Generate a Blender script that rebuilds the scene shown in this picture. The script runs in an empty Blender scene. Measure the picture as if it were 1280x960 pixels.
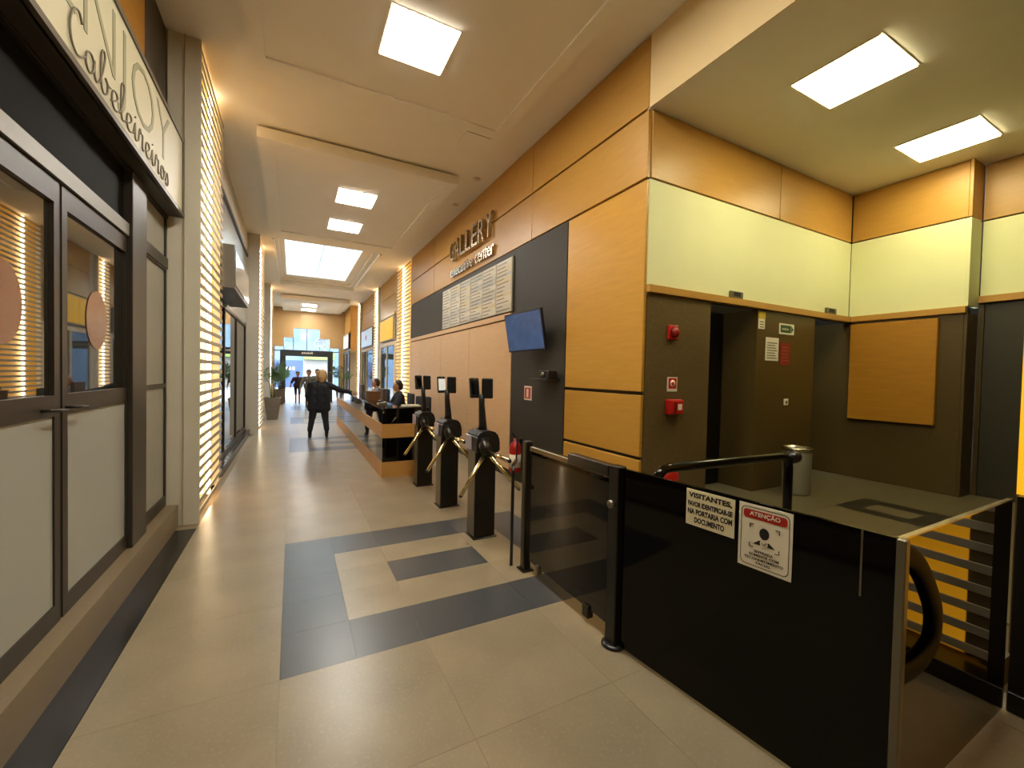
import bpy, bmesh, math, random
import numpy as np
from mathutils import Vector, Matrix

random.seed(7)
SC = bpy.context.scene
COL = SC.collection

# ---------------------------------------------------------------- camera
F_PX, CAM_H = 522.0, 1.6
YAW, PITCH, ROLL = .4846, -.0225, .0219
def cam_axes():
    cy, sy, cp, sp = math.cos(YAW), math.sin(YAW), math.cos(PITCH), math.sin(PITCH)
    cr, sr = math.cos(ROLL), math.sin(ROLL)
    fwd = Vector((sy*cp, cy*cp, sp)); right = Vector((cy, -sy, 0)); up = right.cross(fwd)
    return right*cr+up*sr, -right*sr+up*cr, fwd
cd = bpy.data.cameras.new('camera'); cam = bpy.data.objects.new('camera', cd); COL.objects.link(cam)
r_, u_, f_ = cam_axes()
M = Matrix((r_, u_, -f_)).transposed().to_4x4(); M.translation = (0, 0, CAM_H)
cam.matrix_world = M
cd.sensor_fit = 'HORIZONTAL'; cd.sensor_width = 36; cd.lens = F_PX/1280*36
cd.clip_start = .05; cd.clip_end = 300
SC.camera = cam

# ---------------------------------------------------------------- world, exposure
W = bpy.data.worlds.new('sky'); SC.world = W; W.use_nodes = True
bgn = W.node_tree.nodes['Background']
bgn.inputs[0].default_value = (.80, .90, 1.0, 1); bgn.inputs[1].default_value = 15.5
SC.view_settings.view_transform = 'Standard'; SC.view_settings.look = 'None'
SC.view_settings.gamma = 1; SC.view_settings.use_curve_mapping = False
SC.view_settings.exposure = 0.0
def portal(name, loc, rot, sx, sy):
    L = bpy.data.lights.new(name, 'AREA'); L.shape = 'RECTANGLE'; L.size = sx; L.size_y = sy; L.cycles.is_portal = True
    o = bpy.data.objects.new(name, L); COL.objects.link(o); o.location = loc; o.rotation_euler = rot
portal('skylight_portal', (.77, 14.7, 5.17), (0, 0, 0), 2.0, 5.2)
portal('exit_portal_light', (.72, 25.3, 1.9), (math.radians(-90), 0, 0), 3.2, 3.8)
PANEL_W = 52.0          # emission of the square ceiling luminaires
PANEL_C = (1.0, .925, .76)
LOBBY_C = (1.0, .88, .50)

# ---------------------------------------------------------------- helpers
def lin(h):
    if not isinstance(h, str): return h
    h = h.lstrip('#'); o = []
    for i in (0, 2, 4):
        c = int(h[i:i+2], 16)/255
        o.append(c/12.92 if c <= .04045 else ((c+.055)/1.055)**2.4)
    return tuple(o)
MATS = {}
def mat(name, col, rough=.5, metal=0, var=0., scale=6., bump=0., bscale=60., spec=.5, stretch=None, emit=None, es=0, alpha=None, rnd=0., coat=0., ior=None, var_rough=0.):
    if name in MATS: return MATS[name]
    m = bpy.data.materials.new(name); m.use_nodes = True; nt = m.node_tree; b = nt.nodes['Principled BSDF']
    c = lin(col); L = nt.links; N = nt.nodes
    b.inputs['Base Color'].default_value = (*c, 1); b.inputs['Roughness'].default_value = rough
    b.inputs['Metallic'].default_value = metal; b.inputs['Specular IOR Level'].default_value = spec
    if ior: b.inputs['IOR'].default_value = ior
    if coat: b.inputs['Coat Weight'].default_value = coat; b.inputs['Coat Roughness'].default_value = .03
    tc = N.new('ShaderNodeTexCoord')
    src = tc.outputs['Object']
    if stretch:
        mp = N.new('ShaderNodeMapping'); mp.inputs['Scale'].default_value = stretch
        L.new(src, mp.inputs[0]); src = mp.outputs[0]
    if var or rnd:
        nz = N.new('ShaderNodeTexNoise'); nz.inputs['Scale'].default_value = scale; nz.inputs['Detail'].default_value = 5
        L.new(src, nz.inputs['Vector'])
        mr = N.new('ShaderNodeMapRange'); mr.inputs[1].default_value = .25; mr.inputs[2].default_value = .75
        mr.inputs[3].default_value = 1-var; mr.inputs[4].default_value = 1+var
        L.new(nz.outputs['Fac'], mr.inputs[0]); val = mr.outputs[0]
        if rnd:
            oi = N.new('ShaderNodeObjectInfo'); m2 = N.new('ShaderNodeMapRange')
            m2.inputs[3].default_value = 1-rnd; m2.inputs[4].default_value = 1+rnd
            L.new(oi.outputs['Random'], m2.inputs[0])
            mu = N.new('ShaderNodeMath'); mu.operation = 'MULTIPLY'; L.new(val, mu.inputs[0]); L.new(m2.outputs[0], mu.inputs[1]); val = mu.outputs[0]
        vm = N.new('ShaderNodeVectorMath'); vm.operation = 'SCALE'; vm.inputs[0].default_value = c
        L.new(val, vm.inputs['Scale']); L.new(vm.outputs[0], b.inputs['Base Color'])
        if var_rough:
            m3 = N.new('ShaderNodeMapRange'); m3.inputs[3].default_value = rough-var_rough; m3.inputs[4].default_value = rough+var_rough
            L.new(nz.outputs['Fac'], m3.inputs[0]); L.new(m3.outputs[0], b.inputs['Roughness'])
    if bump:
        n2 = N.new('ShaderNodeTexNoise'); n2.inputs['Scale'].default_value = bscale; L.new(src, n2.inputs['Vector'])
        bp = N.new('ShaderNodeBump'); bp.inputs['Strength'].default_value = bump; bp.inputs['Distance'].default_value = .01
        L.new(n2.outputs['Fac'], bp.inputs['Height']); L.new(bp.outputs[0], b.inputs['Normal'])
    if emit:
        b.inputs['Emission Color'].default_value = (*lin(emit), 1); b.inputs['Emission Strength'].default_value = es
    if alpha is not None: b.inputs['Alpha'].default_value = alpha
    MATS[name] = m; return m

def speckle(name, col, col2, rough=.2, scale=90, amt=.5, big=.08, rnd=.04, spec=.5, coat=0):
    """polished stone: base tone with soft cloud and fine pale flecks"""
    if name in MATS: return MATS[name]
    m = mat(name, col, rough, var=big, scale=2.5, rnd=rnd, spec=spec, coat=coat); nt = m.node_tree; N = nt.nodes; L = nt.links
    b = N['Principled BSDF']; src = b.inputs['Base Color'].links[0].from_socket
    tc = [n for n in N if n.type == 'TEX_COORD'][0]
    nz = N.new('ShaderNodeTexNoise'); nz.inputs['Scale'].default_value = scale; nz.inputs['Detail'].default_value = 3
    L.new(tc.outputs['Object'], nz.inputs['Vector'])
    mr = N.new('ShaderNodeMapRange'); mr.inputs[1].default_value = .55; mr.inputs[2].default_value = .75; mr.inputs[3].default_value = 0; mr.inputs[4].default_value = amt
    L.new(nz.outputs['Fac'], mr.inputs[0])
    mx = N.new('ShaderNodeMix'); mx.data_type = 'RGBA'
    L.new(mr.outputs[0], mx.inputs['Factor']); L.new(src, mx.inputs['A']); mx.inputs['B'].default_value = (*lin(col2), 1)
    L.new(mx.outputs['Result'], b.inputs['Base Color'])
    return m

def pane_mat(name, tint, refl_ior=1.6, trans=.5, rough=.02):
    """window glass: a sheet that lets part of the light through and mirrors at grazing angles"""
    if name in MATS: return MATS[name]
    m = bpy.data.materials.new(name); m.use_nodes = True; nt = m.node_tree; N = nt.nodes; L = nt.links
    b = N['Principled BSDF']; b.inputs['Base Color'].default_value = (*lin(tint), 1); b.inputs['Roughness'].default_value = rough
    b.inputs['IOR'].default_value = refl_ior
    t = N.new('ShaderNodeBsdfTransparent'); fr = N.new('ShaderNodeFresnel'); fr.inputs[0].default_value = refl_ior
    mr = N.new('ShaderNodeMapRange'); mr.inputs[1].default_value = 0; mr.inputs[2].default_value = 1; mr.inputs[3].default_value = 1-trans; mr.inputs[4].default_value = 1
    L.new(fr.outputs[0], mr.inputs[0])
    mx = N.new('ShaderNodeMixShader'); L.new(mr.outputs[0], mx.inputs[0]); L.new(t.outputs[0], mx.inputs[1]); L.new(b.outputs[0], mx.inputs[2])
    L.new(mx.outputs[0], N['Material Output'].inputs[0])
    MATS[name] = m; return m

WL = {}   # world location of each object
def finish(name, me, m, parent=None, origin=None, mats=None):
    """me in world coordinates -> object with its origin at the base centre, parented when asked"""
    n = len(me.vertices); co = np.empty(n*3); me.vertices.foreach_get('co', co); co = co.reshape(-1, 3)
    if origin is None:
        lo, hi = co.min(0), co.max(0); origin = ((lo[0]+hi[0])/2, (lo[1]+hi[1])/2, lo[2])
    co -= np.array(origin); me.vertices.foreach_set('co', co.ravel()); me.update()
    if not me.materials:
        for q in (mats or [m]): me.materials.append(q)
    o = bpy.data.objects.new(name, me); COL.objects.link(o); WL[o] = Vector(origin)
    if parent is not None:
        o.parent = parent; o.location = Vector(origin)-WL[parent]
    else: o.location = origin
    return o
def from_bm(name, bm, m, parent=None, smooth=False, origin=None, mats=None):
    bmesh.ops.recalc_face_normals(bm, faces=bm.faces)
    me = bpy.data.meshes.new(name); bm.to_mesh(me); bm.free()
    if smooth: me.shade_smooth()
    return finish(name, me, m, parent, origin, mats)
def bm_box(bm, x0, x1, y0, y1, z0, z1, bev=0., seg=1):
    t = bmesh.new()
    vs = [t.verts.new((x, y, z)) for x in (x0, x1) for y in (y0, y1) for z in (z0, z1)]
    for f in ((0,1,3,2),(4,6,7,5),(0,4,5,1),(2,3,7,6),(0,2,6,4),(1,5,7,3)): t.faces.new([vs[i] for i in f])
    if bev:
        bmesh.ops.bevel(t, geom=t.edges[:], offset=bev, segments=seg, affect='EDGES', profile=.5)
    me = bpy.data.meshes.new('tmp'); t.to_mesh(me); t.free(); bm.from_mesh(me); bpy.data.meshes.remove(me)
def box(name, x0, x1, y0, y1, z0, z1, m, parent=None, bev=0., seg=1):
    bm = bmesh.new(); bm_box(bm, min(x0,x1), max(x0,x1), min(y0,y1), max(y0,y1), min(z0,z1), max(z0,z1), bev, seg)
    return from_bm(name, bm, m, parent)
def boxes(name, lst, m, parent=None, bev=0.):
    bm = bmesh.new()
    for b in lst: bm_box(bm, *b, bev)
    return from_bm(name, bm, m, parent)
def bm_tube(bm, pts, r, n=10, cap=True):
    pts = [Vector(p) for p in pts]; rs = r if isinstance(r, (list, tuple)) else [r]*len(pts)
    rings = []; prev = None
    for i, p in enumerate(pts):
        d = (pts[min(i+1, len(pts)-1)]-pts[max(i-1, 0)]).normalized()
        if prev is None:
            a = Vector((0,0,1)) if abs(d.z) < .9 else Vector((1,0,0)); u = d.cross(a).normalized()
        else: u = (prev-d*prev.dot(d)).normalized()
        prev = u; v = d.cross(u)
        rings.append([bm.verts.new(p+(u*math.cos(2*math.pi*k/n)+v*math.sin(2*math.pi*k/n))*rs[i]) for k in range(n)])
    for a, b in zip(rings, rings[1:]):
        for k in range(n): bm.faces.new((a[k], a[(k+1)%n], b[(k+1)%n], b[k]))
    if cap: bm.faces.new(rings[0][::-1]); bm.faces.new(rings[-1])
def tube(name, pts, r, m, parent=None, n=10):
    bm = bmesh.new(); bm_tube(bm, pts, r, n); return from_bm(name, bm, m, parent, True)
def bm_lathe(bm, c, prof, n=20, axis='z'):
    rings = []
    for r, h in prof:
        ring = []
        for k in range(n):
            a = 2*math.pi*k/n
            if axis == 'z': p = (c[0]+r*math.cos(a), c[1]+r*math.sin(a), c[2]+h)
            elif axis == 'y': p = (c[0]+r*math.cos(a), c[1]+h, c[2]+r*math.sin(a))
            else: p = (c[0]+h, c[1]+r*math.cos(a), c[2]+r*math.sin(a))
            ring.append(bm.verts.new(p))
        rings.append(ring)
    for a, b in zip(rings, rings[1:]):
        for k in range(n): bm.faces.new((a[k], a[(k+1)%n], b[(k+1)%n], b[k]))
    bm.faces.new(rings[0][::-1]); bm.faces.new(rings[-1])
def lathe(name, c, prof, m, parent=None, n=20, axis='z', smooth=True):
    bm = bmesh.new(); bm_lathe(bm, c, prof, n, axis)
    o = from_bm(name, bm, m, parent, smooth)
    return o
def prism(name, pts, ext, m, parent=None):
    """pts: world 3D outline (planar), ext: vector thickness"""
    bm = bmesh.new(); e = Vector(ext)
    a = [bm.verts.new(p) for p in pts]; b = [bm.verts.new(Vector(p)+e) for p in pts]; n = len(a)
    bm.faces.new(a[::-1]); bm.faces.new(b)
    for i in range(n): bm.faces.new((a[i], a[(i+1)%n], b[(i+1)%n], b[i]))
    return from_bm(name, bm, m, parent)
def text(name, body, size, m, org, right, up, parent=None, ext=.002, align='LEFT', wid=None, bevel=0, offset=0, spacing=1., shear=0, hgt=None):
    cu = bpy.data.curves.new('txt', 'FONT'); cu.body = body; cu.size = size; cu.extrude = ext; cu.align_x = align
    cu.bevel_depth = bevel; cu.offset = offset; cu.space_character = spacing; cu.shear = shear; cu.resolution_u = 3
    t = bpy.data.objects.new('txt', cu); COL.objects.link(t)
    dg = bpy.context.evaluated_depsgraph_get(); me = bpy.data.meshes.new_from_object(t.evaluated_get(dg))
    COL.objects.unlink(t); bpy.data.objects.remove(t)
    R = Vector(right).normalized(); U = Vector(up).normalized(); N = R.cross(U)
    xs = [v.co.x for v in me.vertices]; ys = [v.co.y for v in me.vertices]
    s = wid/(max(xs)-min(xs)) if wid else 1.; sy = hgt/(max(ys)-min(ys)) if hgt else (1. if not wid else s)
    ox = min(xs) if wid and align == 'LEFT' else 0; oy = min(ys) if hgt else 0
    for v in me.vertices:
        v.co = Vector(org)+R*(v.co.x-ox)*s+U*(v.co.y-oy)*sy+N*v.co.z
    me.materials.clear()
    return finish(name, me, m, parent)
def tag(o, label=None, cat=None, group=None, kind=None):
    if label: o['label'] = label
    if cat: o['category'] = cat
    if group: o['group'] = group
    if kind: o['kind'] = kind
    return o
def thing(name, label, cat, loc, group=None):
    o = bpy.data.objects.new(name, None); COL.objects.link(o); o.location = loc; o.empty_display_size = .1; WL[o] = Vector(loc)
    return tag(o, label, cat, group)
def struct(o): o['kind'] = 'structure'; return o

# ---------------------------------------------------------------- materials
PLASTER = mat('ceiling_plaster', '#e9e5da', .85, var=.02, scale=3)
WHITEW = mat('white_column_paint', '#c9c4b4', .6, var=.02)
CREAMW = mat('lobby_cream_paint', '#d9dcae', .7, var=.025, scale=2)
SOFFIT = mat('soffit_beige_paint', '#dcc494', .7, var=.03, scale=2)
WOOD = mat('honey_wood_laminate', '#b98a35', .38, var=.08, scale=3.0, stretch=(1, 1, 9), rnd=.05, spec=.4)
WOODH = mat('honey_wood_band', '#b3873f', .38, var=.07, scale=3.0, stretch=(1.2, 1.2, 12), rnd=.05, spec=.4)
WOODD = mat('amber_wood_panel', '#a87414', .5, var=.10, scale=3.0, stretch=(1, 1, 7), rnd=.03)
WOODP = mat('pale_wood_laminate', '#cdaa80', .45, var=.06, scale=3.0, stretch=(1, 1, 9), rnd=.04)
JOINT = mat('dark_joint', '#231a0c', .6)
BLACKP = mat('charcoal_wall_panel', '#2b2820', .6, var=.06, scale=2)
BLACKG = mat('black_glass', '#070605', .035, spec=.5, ior=1.52, var=.1)
BLACKM = mat('black_satin_metal', '#0d0c0b', .3, spec=.5)
BLACKPL = mat('black_plastic', '#121214', .4)
CHROME = mat('brushed_steel', '#c9c2ae', .25, metal=1., var=.04)
STEELD = mat('dull_steel', '#7f7a6c', .38, metal=.9)
GRANB = speckle('brown_granite', '#5b4c31', '#8a7a55', .3, scale=45, amt=.35, big=.08)
GRANBD = speckle('dark_brown_granite', '#4c3d1d', '#6b5a33', .38, scale=45, amt=.3, big=.06)
TILE = speckle('beige_floor_tile', '#8a7d67', '#aa9e86', .29, scale=55, amt=.3, big=.15, rnd=.035, spec=.5)
TILEK = speckle('charcoal_floor_tile', '#45474a', '#5b5d60', .30, scale=60, amt=.25, big=.08, rnd=.03)
TILEL = speckle('lobby_floor_tile', '#5c543c', '#70664b', .3, scale=40, amt=.25, big=.06)
LOBK = speckle('lobby_dark_tile', '#24221a', '#35322a', .3, scale=60, amt=.2)
GROUT = mat('grout', '#8a7b62', .8)
GRANK = speckle('black_granite_strip', '#1a1917', '#34332f', .22, scale=60, amt=.2)
PLINTH = speckle('taupe_plinth_stone', '#7a6a52', '#94846a', .35, scale=50, amt=.25)
BRONZE = mat('dark_bronze_frame', '#2e2a25', .4, metal=.1, var=.06)
DOORGL = mat('shop_door_glass', '#24231f', .02, ior=2.7)
FROST = mat('frosted_film', '#9a9c96', .35, var=.02, scale=2)
FROSTG = mat('grey_frosted_side_panel', '#97958a', .3, var=.03)
SIGNW = mat('sign_face_ivory', '#bdb79c', .45, emit='#d6cfb2', es=.06)
YELLOW = mat('backlit_yellow_acrylic', '#e0a51c', .4, emit='#ffb21f', es=.75)
TUBEM = mat('fluorescent_tube', '#ffffff', .4, emit='#fff2cf', es=20)
SLAT = mat('pale_grey_slat', '#a79f89', .5, var=.04)
RED = mat('signal_red', '#b01812', .4)
REDW = mat('paper_white', '#d8d2bf', .6)
PRINT = mat('black_print', '#15130f', .6)
LUM = mat('luminaire_diffuser', '#ffffff', .5, emit=PANEL_C, es=PANEL_W)
LUML = mat('lobby_luminaire_diffuser', '#ffffff', .5, emit=LOBBY_C, es=PANEL_W*.62)
LUMC = mat('cool_luminaire_diffuser', '#ffffff', .5, emit=(1.0, .95, .86), es=PANEL_W)
LUMF = mat('luminaire_frame', '#d8d0b8', .4)
SKIN = mat('skin', '#a87858', .55)
GREENL = mat('palm_leaf', '#4a6a40', .5, var=.2, scale=8)
GLASS = pane_mat('clear_glass', '#aebfc4', 1.5, .88)
GLASSD = pane_mat('shop_window_glass', '#4d5654', 1.7, .35)
MILK = pane_mat('skylight_glass', '#e8f2f4', 1.4, .85, .2)

# ================================================================ STRUCTURE
CZ, LZ, LF = 4.88, 4.18, .29          # corridor ceiling, lobby ceiling, lobby floor heights
YB = -3.6                              # back of the modelled corridor
YE = 25.0                              # end wall
# ---- floor slab and tiles
floor = struct(box('floor', -1.6, 3.9, YB, YE+.3, -.25, -.012, GROUT))
def tile_mesh(w, h):
    bm = bmesh.new(); bm_box(bm, -w/2+.0005, w/2-.0005, -h/2+.0005, h/2-.0005, -.012, 0, .0003)
    bmesh.ops.recalc_face_normals(bm, faces=bm.faces)
    me = bpy.data.meshes.new('floor_tile'); bm.to_mesh(me); bm.free(); return me
TM = {}
def tile(x0, x1, y0, y1, m, parent=floor, z=0.):
    k = (round(x1-x0, 3), round(y1-y0, 3), m.name)
    if k not in TM: TM[k] = tile_mesh(x1-x0, y1-y0); TM[k].materials.append(m)
    o = bpy.data.objects.new('floor_tile', TM[k]); COL.objects.link(o)
    p = Vector(((x0+x1)/2, (y0+y1)/2, z)); WL[o] = p; o.parent = parent; o.location = p-WL[parent]
XS = [-.83, -.045, .725, 1.495, 2.265, 3.0]
def mat_pattern(y0):
    """dark frame with a dark centre bar inlaid in the beige paving"""
    a = [y0, y0+.4, y0+.775, y0+1.145, y0+1.49, y0+1.895]
    X = [-.045, .335, .72, 1.49, 1.87, 2.265]
    for i in range(5):
        for j in range(5):
            ring = i in (0, 4) or j in (0, 4)
            if ring and i in (0, 4):
                tile(X[i], X[i+1], a[j], a[j+1], TILEK)
            elif ring: tile(X[i], X[i+1], a[j], a[j+1], TILEK)
            else: tile(X[i], X[i+1], a[j], a[j+1], TILEK if (i == 2 and j == 2) else TILE)
    tile(-.83, -.045, a[0], a[2], TILE); tile(-.83, -.045, a[2], a[4], TILE); tile(-.83, -.045, a[4], a[5], TILE)
    tile(2.265, 3.0, a[0], a[2], TILE); tile(2.265, 3.0, a[2], a[4], TILE); tile(2.265, 3.0, a[4], a[5], TILE)
    return a[5]
mats_y = [2.415, 9.10, 13.9, 18.7]
y = 2.415-.77*7
while y < YE-.1:
    nm = [q for q in mats_y if abs(q-y) < .02]
    if nm: y = mat_pattern(y); continue
    nxt = min([q for q in mats_y if q > y+.02] or [YE]); step = .77
    rem = nxt-y
    if rem < 1.2: step = rem if rem < .95 else rem/2
    for i in range(5): tile(XS[i], XS[i+1], y, y+step, TILE)
    y += step
boxes('granite_border', [(-1.0, -.832, YB, 5.10, -.012, .001)], GRANK, floor)
# floor on the lobby side of the barrier, then two steps up to the raised lift lobby
for yy in np.arange(-.665, 2.9, .77):
    tile(3.0, 3.5, yy, min(yy+.77, 2.98), TILE)
lobby = struct(box('floor', 3.5, 7.6, -.6, 3.6, -.2, LF-.012, GROUT)); lobby['label'] = 'raised grey floor of the lift lobby'
struct(box('trim_1', 3.28, 3.52, .7, 2.98, -.01, LF/2, TILEL))
px_ = [3.5, 4.3, 5.1, 5.28, 5.57, 5.78, 6.5, 7.2]; py_ = [.7, 1.58, 1.73, 2.11, 2.29, 2.99, 3.42]
for i in range(7):
    for j in range(6):
        x0, x1, y0, y1 = px_[i], px_[i+1], py_[j], py_[j+1]
        core = 2 <= i <= 4 and 1 <= j <= 3
        tile(x0, x1, y0, y1, (TILEL if (i == 3 and j == 2) else LOBK) if core else TILEL, lobby, LF)

# ---- right (gallery) wall, x = 3.0, y 2.99..12
wr = struct(box('wall_right', 3.04, 3.34, 3.05, 12.0, 0, CZ, JOINT))
def panel(x0, x1, y0, y1, z0, z1, m, parent, bev=.004): return box('panel', x0, x1, y0, y1, z0, z1, m, parent, bev)
g = .006
ys = [3.0, 5.2, 9.85, 11.99]
for a, b in zip(ys, ys[1:]):
    panel(3.0, 3.04, a+g, b-g, LZ+.012, CZ-.012, WOODH, wr)
    panel(3.0, 3.04, a+g, b-g, 3.53, LZ-.012, WOODH, wr)
panel(3.0, 3.04, 4.31, 5.74, .005, 3.515, BLACKP, wr)            # tall charcoal strip
panel(3.0, 3.04, 5.74, 11.99, 2.57, 3.515, BLACKP, wr)           # charcoal field behind the board
for a, b in ((3.0, 4.295),):
    panel(3.0, 3.04, a+g, b-g, 1.46, 3.505, WOOD, wr); panel(3.0, 3.04, a+g, b-g, .82, 1.425, WOOD, wr); panel(3.0, 3.04, a+g, b-g, .005, .785, WOOD, wr)
for a, b in ((5.75, 7.5), (7.5, 9.25), (9.25, 11.0), (11.0, 11.99)):
    panel(3.0, 3.04, a+g, b-g, .12, 2.46, WOODP, wr)
box('skirting', 3.0, 3.04, 5.75, 11.99, 0, .115, BLACKP, wr)
box('ledge', 2.975, 3.04, 5.76, 11.99, 2.47, 2.56, WOODP, wr, .004)
# ---- lobby back wall, y = 2.99
wb = struct(box('wall_back', 3.05, 7.0, 3.03, 3.05, 2.42, LZ, JOINT))
for a, b in ((3.04, 5.15), (5.15, 6.84)): panel(a+g, b-g, 2.99, 3.03, 3.53, LZ-.005, WOODH, wb)
panel(3.03, 6.85, 2.995, 3.03, 2.505, 3.515, CREAMW, wb, .001)
box('ledge', 3.03, 6.84, 2.955, 3.03, 2.425, 2.5, WOODH, wb, .004)
wp = struct(box('wall_pier', 3.05, 3.96, 3.0, 3.42, 0, 2.42, GRANB)); 
wp2 = struct(box('wall_pier', 4.78, 6.0, 2.99, 3.42, LF, 2.42, GRANBD))
struct(box('wall_pier', 3.035, 3.96, 2.99, 3.0, 0, 2.42, GRANB))
ld = thing('lift_door', 'closed dark lift door in the opening beside the fire alarm pier', 'door', (4.37, 3.44, LF), 'lift doors')
DARKD = mat('dark_lift_door', '#17140d', .35, metal=.3)
box('door_leaf', 3.97, 4.365, 3.43, 3.46, LF, 2.42, DARKD, ld); box('door_leaf', 4.372, 4.775, 3.43, 3.46, LF, 2.42, DARKD, ld)
ld2 = thing('lift_door', 'closed dark lift door in the opening next to the amber wall panel', 'door', (6.43, 3.44, LF), 'lift doors')
box('door_leaf', 6.005, 6.42, 3.43, 3.46, LF, 2.42, DARKD, ld2); box('door_leaf', 6.427, 6.845, 3.43, 3.46, LF, 2.42, DARKD, ld2)
struct(box('wall_lift_shaft', 3.05, 7.6, 3.47, 3.55, -.1, LZ, GRANBD))
# ---- lobby end wall, x = 6.85 with a recess beyond y < 1.85
we = struct(box('wall_end', 6.88, 7.1, 1.87, 3.47, LF-.1, LZ, JOINT))
panel(6.85, 6.88, 1.86, 2.985, 3.53, LZ-.005, WOODH, we); panel(6.855, 6.88, 1.86, 2.99, 2.505, 3.515, CREAMW, we, .001)
box('ledge', 6.81, 6.88, 1.84, 2.95, 2.425, 2.5, WOODH, we, .004)
panel(6.85, 6.88, 1.86, 3.42, LF, 2.42, GRANBD, we, .001)
box('pilaster_side', 6.85, 7.17, 1.83, 1.858, LF, 2.42, GRANBD, we); box('pilaster_side', 6.85, 7.17, 1.83, 1.858, 2.505, 3.515, CREAMW, we); box('pilaster_side', 6.85, 7.17, 1.83, 1.858, 3.53, LZ-.002, WOODH, we)
wn = struct(box('wall_recess', 7.2, 7.4, .5, 1.9, LF-.1, LZ, JOINT))
panel(7.17, 7.2, .7, 1.82, 3.53, LZ-.005, WOODH, wn); panel(7.175, 7.2, .7, 1.82, 2.645, 3.515, CREAMW, wn, .001)
box('ledge', 7.13, 7.2, .7, 1.825, 2.56, 2.64, WOODH, wn, .004)
panel(7.17, 7.2, 1.78, 1.825, LF, 2.55, GRANBD, wn, .001); panel(7.18, 7.2, 1.3, 1.775, LF, 2.55, mat('dark_olive_door', '#2d2a1c', .5), wn, .001); panel(7.17, 7.2, .7, 1.3, LF, 2.55, GRANBD, wn, .001)
tag(box('amber_panel', 6.79, 6.849, 2.06, 2.94, 1.10, 2.385, WOODD, None, .006), 'large square amber wood panel on the lobby end wall', 'panel')
wfr = struct(box('wall_front', 3.36, 7.4, .5, .69, LF-.1, LZ, GRANBD))
struct(box('ceiling', 3.0125, 7.5, .4, 3.04, LZ, CZ-.0005, PLASTER))
# soffit face between the corridor ceiling and the lower lobby ceiling
struct(box('wall_soffit', 3.0, 3.012, YB, 3.0, LZ, CZ, SOFFIT))
struct(box('wall_right_near', 3.36, 3.5, YB, .5, -.1, CZ, SOFFIT))
struct(box('ceiling', 3.013, 3.5, YB, .395, LZ, CZ+.1, PLASTER))
struct(box('ceiling', 3.0, 3.0125, YB, 3.04, CZ, CZ+.2, PLASTER))
struct(box('wall_behind', -1.6, 3.5, YB-.2, YB, -.1, CZ+.1, SOFFIT))

# ---- ceiling of the corridor with the skylight well
cl = struct(box('ceiling', -1.6, 3.34, YB, 12.1, CZ, CZ+.25, PLASTER))
SKX0, SKX1, SKY0, SKY1 = -.45, 2.15, 12.1, 18.2
ck = struct(boxes('ceiling', [(-1.6, SKX0, 12.1, SKY1, CZ, CZ+.09), (SKX1, 3.34, 12.1, SKY1, CZ, CZ+.09), (-1.6, 3.34, SKY1, YE+.3, CZ, CZ+.25)], PLASTER))
def ring(z0, z1, ox0, ox1, oy0, oy1, ix0, ix1, iy0, iy1): return [(ox0, ix0, oy0, oy1, z0, z1), (ix1, ox1, oy0, oy1, z0, z1), (ix0, ix1, oy0, iy0, z0, z1), (ix0, ix1, iy1, oy1, z0, z1)]
sk = struct(boxes('window_1', ring(CZ+.09, CZ+.17, SKX0-.3, SKX1+.3, SKY0+.002, SKY1+.1, SKX0+.1, SKX1-.14, SKY0+.06, SKY1-.35), PLASTER))
sk['label'] = 'skylight well with stepped white mouldings'
boxes('upper_moulding', ring(CZ+.17, CZ+.25, SKX0-.3, SKX1+.3, SKY0+.002, SKY1+.1, -.21, 1.76, SKY0+.12, 17.25), PLASTER, sk)
boxes('moulding', [(SKX0-.03, SKX0+.02, SKY0+.002, SKY1, CZ-.035, CZ+.02), (SKX1-.02, SKX1+.03, SKY0+.002, SKY1, CZ-.035, CZ+.02), (SKX0+.02, SKX1-.02, SKY1-.02, SKY1+.05, CZ-.035, CZ+.02)], PLASTER, sk)
for i, (a, b) in enumerate(((-.25, .76), (.78, 1.8))):
    for j, (c, d) in enumerate(((12.2, 14.7), (14.73, 17.3))): box('pane', a, b, c, d, CZ+.255, CZ+.265, MILK, sk)
boxes('skylight_bars', [(.76, .78, 12.2, 17.3, CZ+.25, CZ+.28), (-.25, 1.8, 14.7, 14.73, CZ+.25, CZ+.28)], mat('skylight_bar', '#b9c2c2', .5), sk)
# dropped ceiling panels with a recessed field
def drop_panel(x0, x1, y0, y1, z, rim):
    o = box('ceiling_panel', x0, x1, y0, y1, z+.02, CZ-.035, PLASTER, cl)
    boxes('ceiling_panel_rim', [(x0, x1, y0, y0+rim, z, z+.02), (x0, x1, y1-rim, y1, z, z+.02), (x0, x0+rim, y0+rim, y1-rim, z, z+.02), (x1-rim, x1, y0+rim, y1-rim, z, z+.02)], PLASTER, o)
    box('ceiling_panel_hanger', x0+.35, x1-.35, y0+.35, y1-.35, CZ-.035, CZ, PLASTER, o)
drop_panel(-.42, 2.48, YB+.3, 5.18, 4.77, .15)
drop_panel(-.45, 2.39, 6.6, 11.0, 4.70, .2)
drop_panel(-.45, 2.3, 20.6, 24.8, 4.68, .2)
box('access_hatch', 2.06, 2.42, 5.38, 5.9, CZ-.012, CZ, PLASTER, cl); 
for (x, y, lb) in ((2.72, 6.6, 'small round downlight by the front corner of the second dropped panel'), (2.78, 7.8, 'small round downlight above the large metal letters')):
    d = thing('downlight', lb, 'light', (x, y, CZ), 'small downlights')
    lathe('trim_ring', (x, y, CZ-.012), [(.065, 0), (.065, .012), (.04, .012)], LUMF, d)

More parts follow.
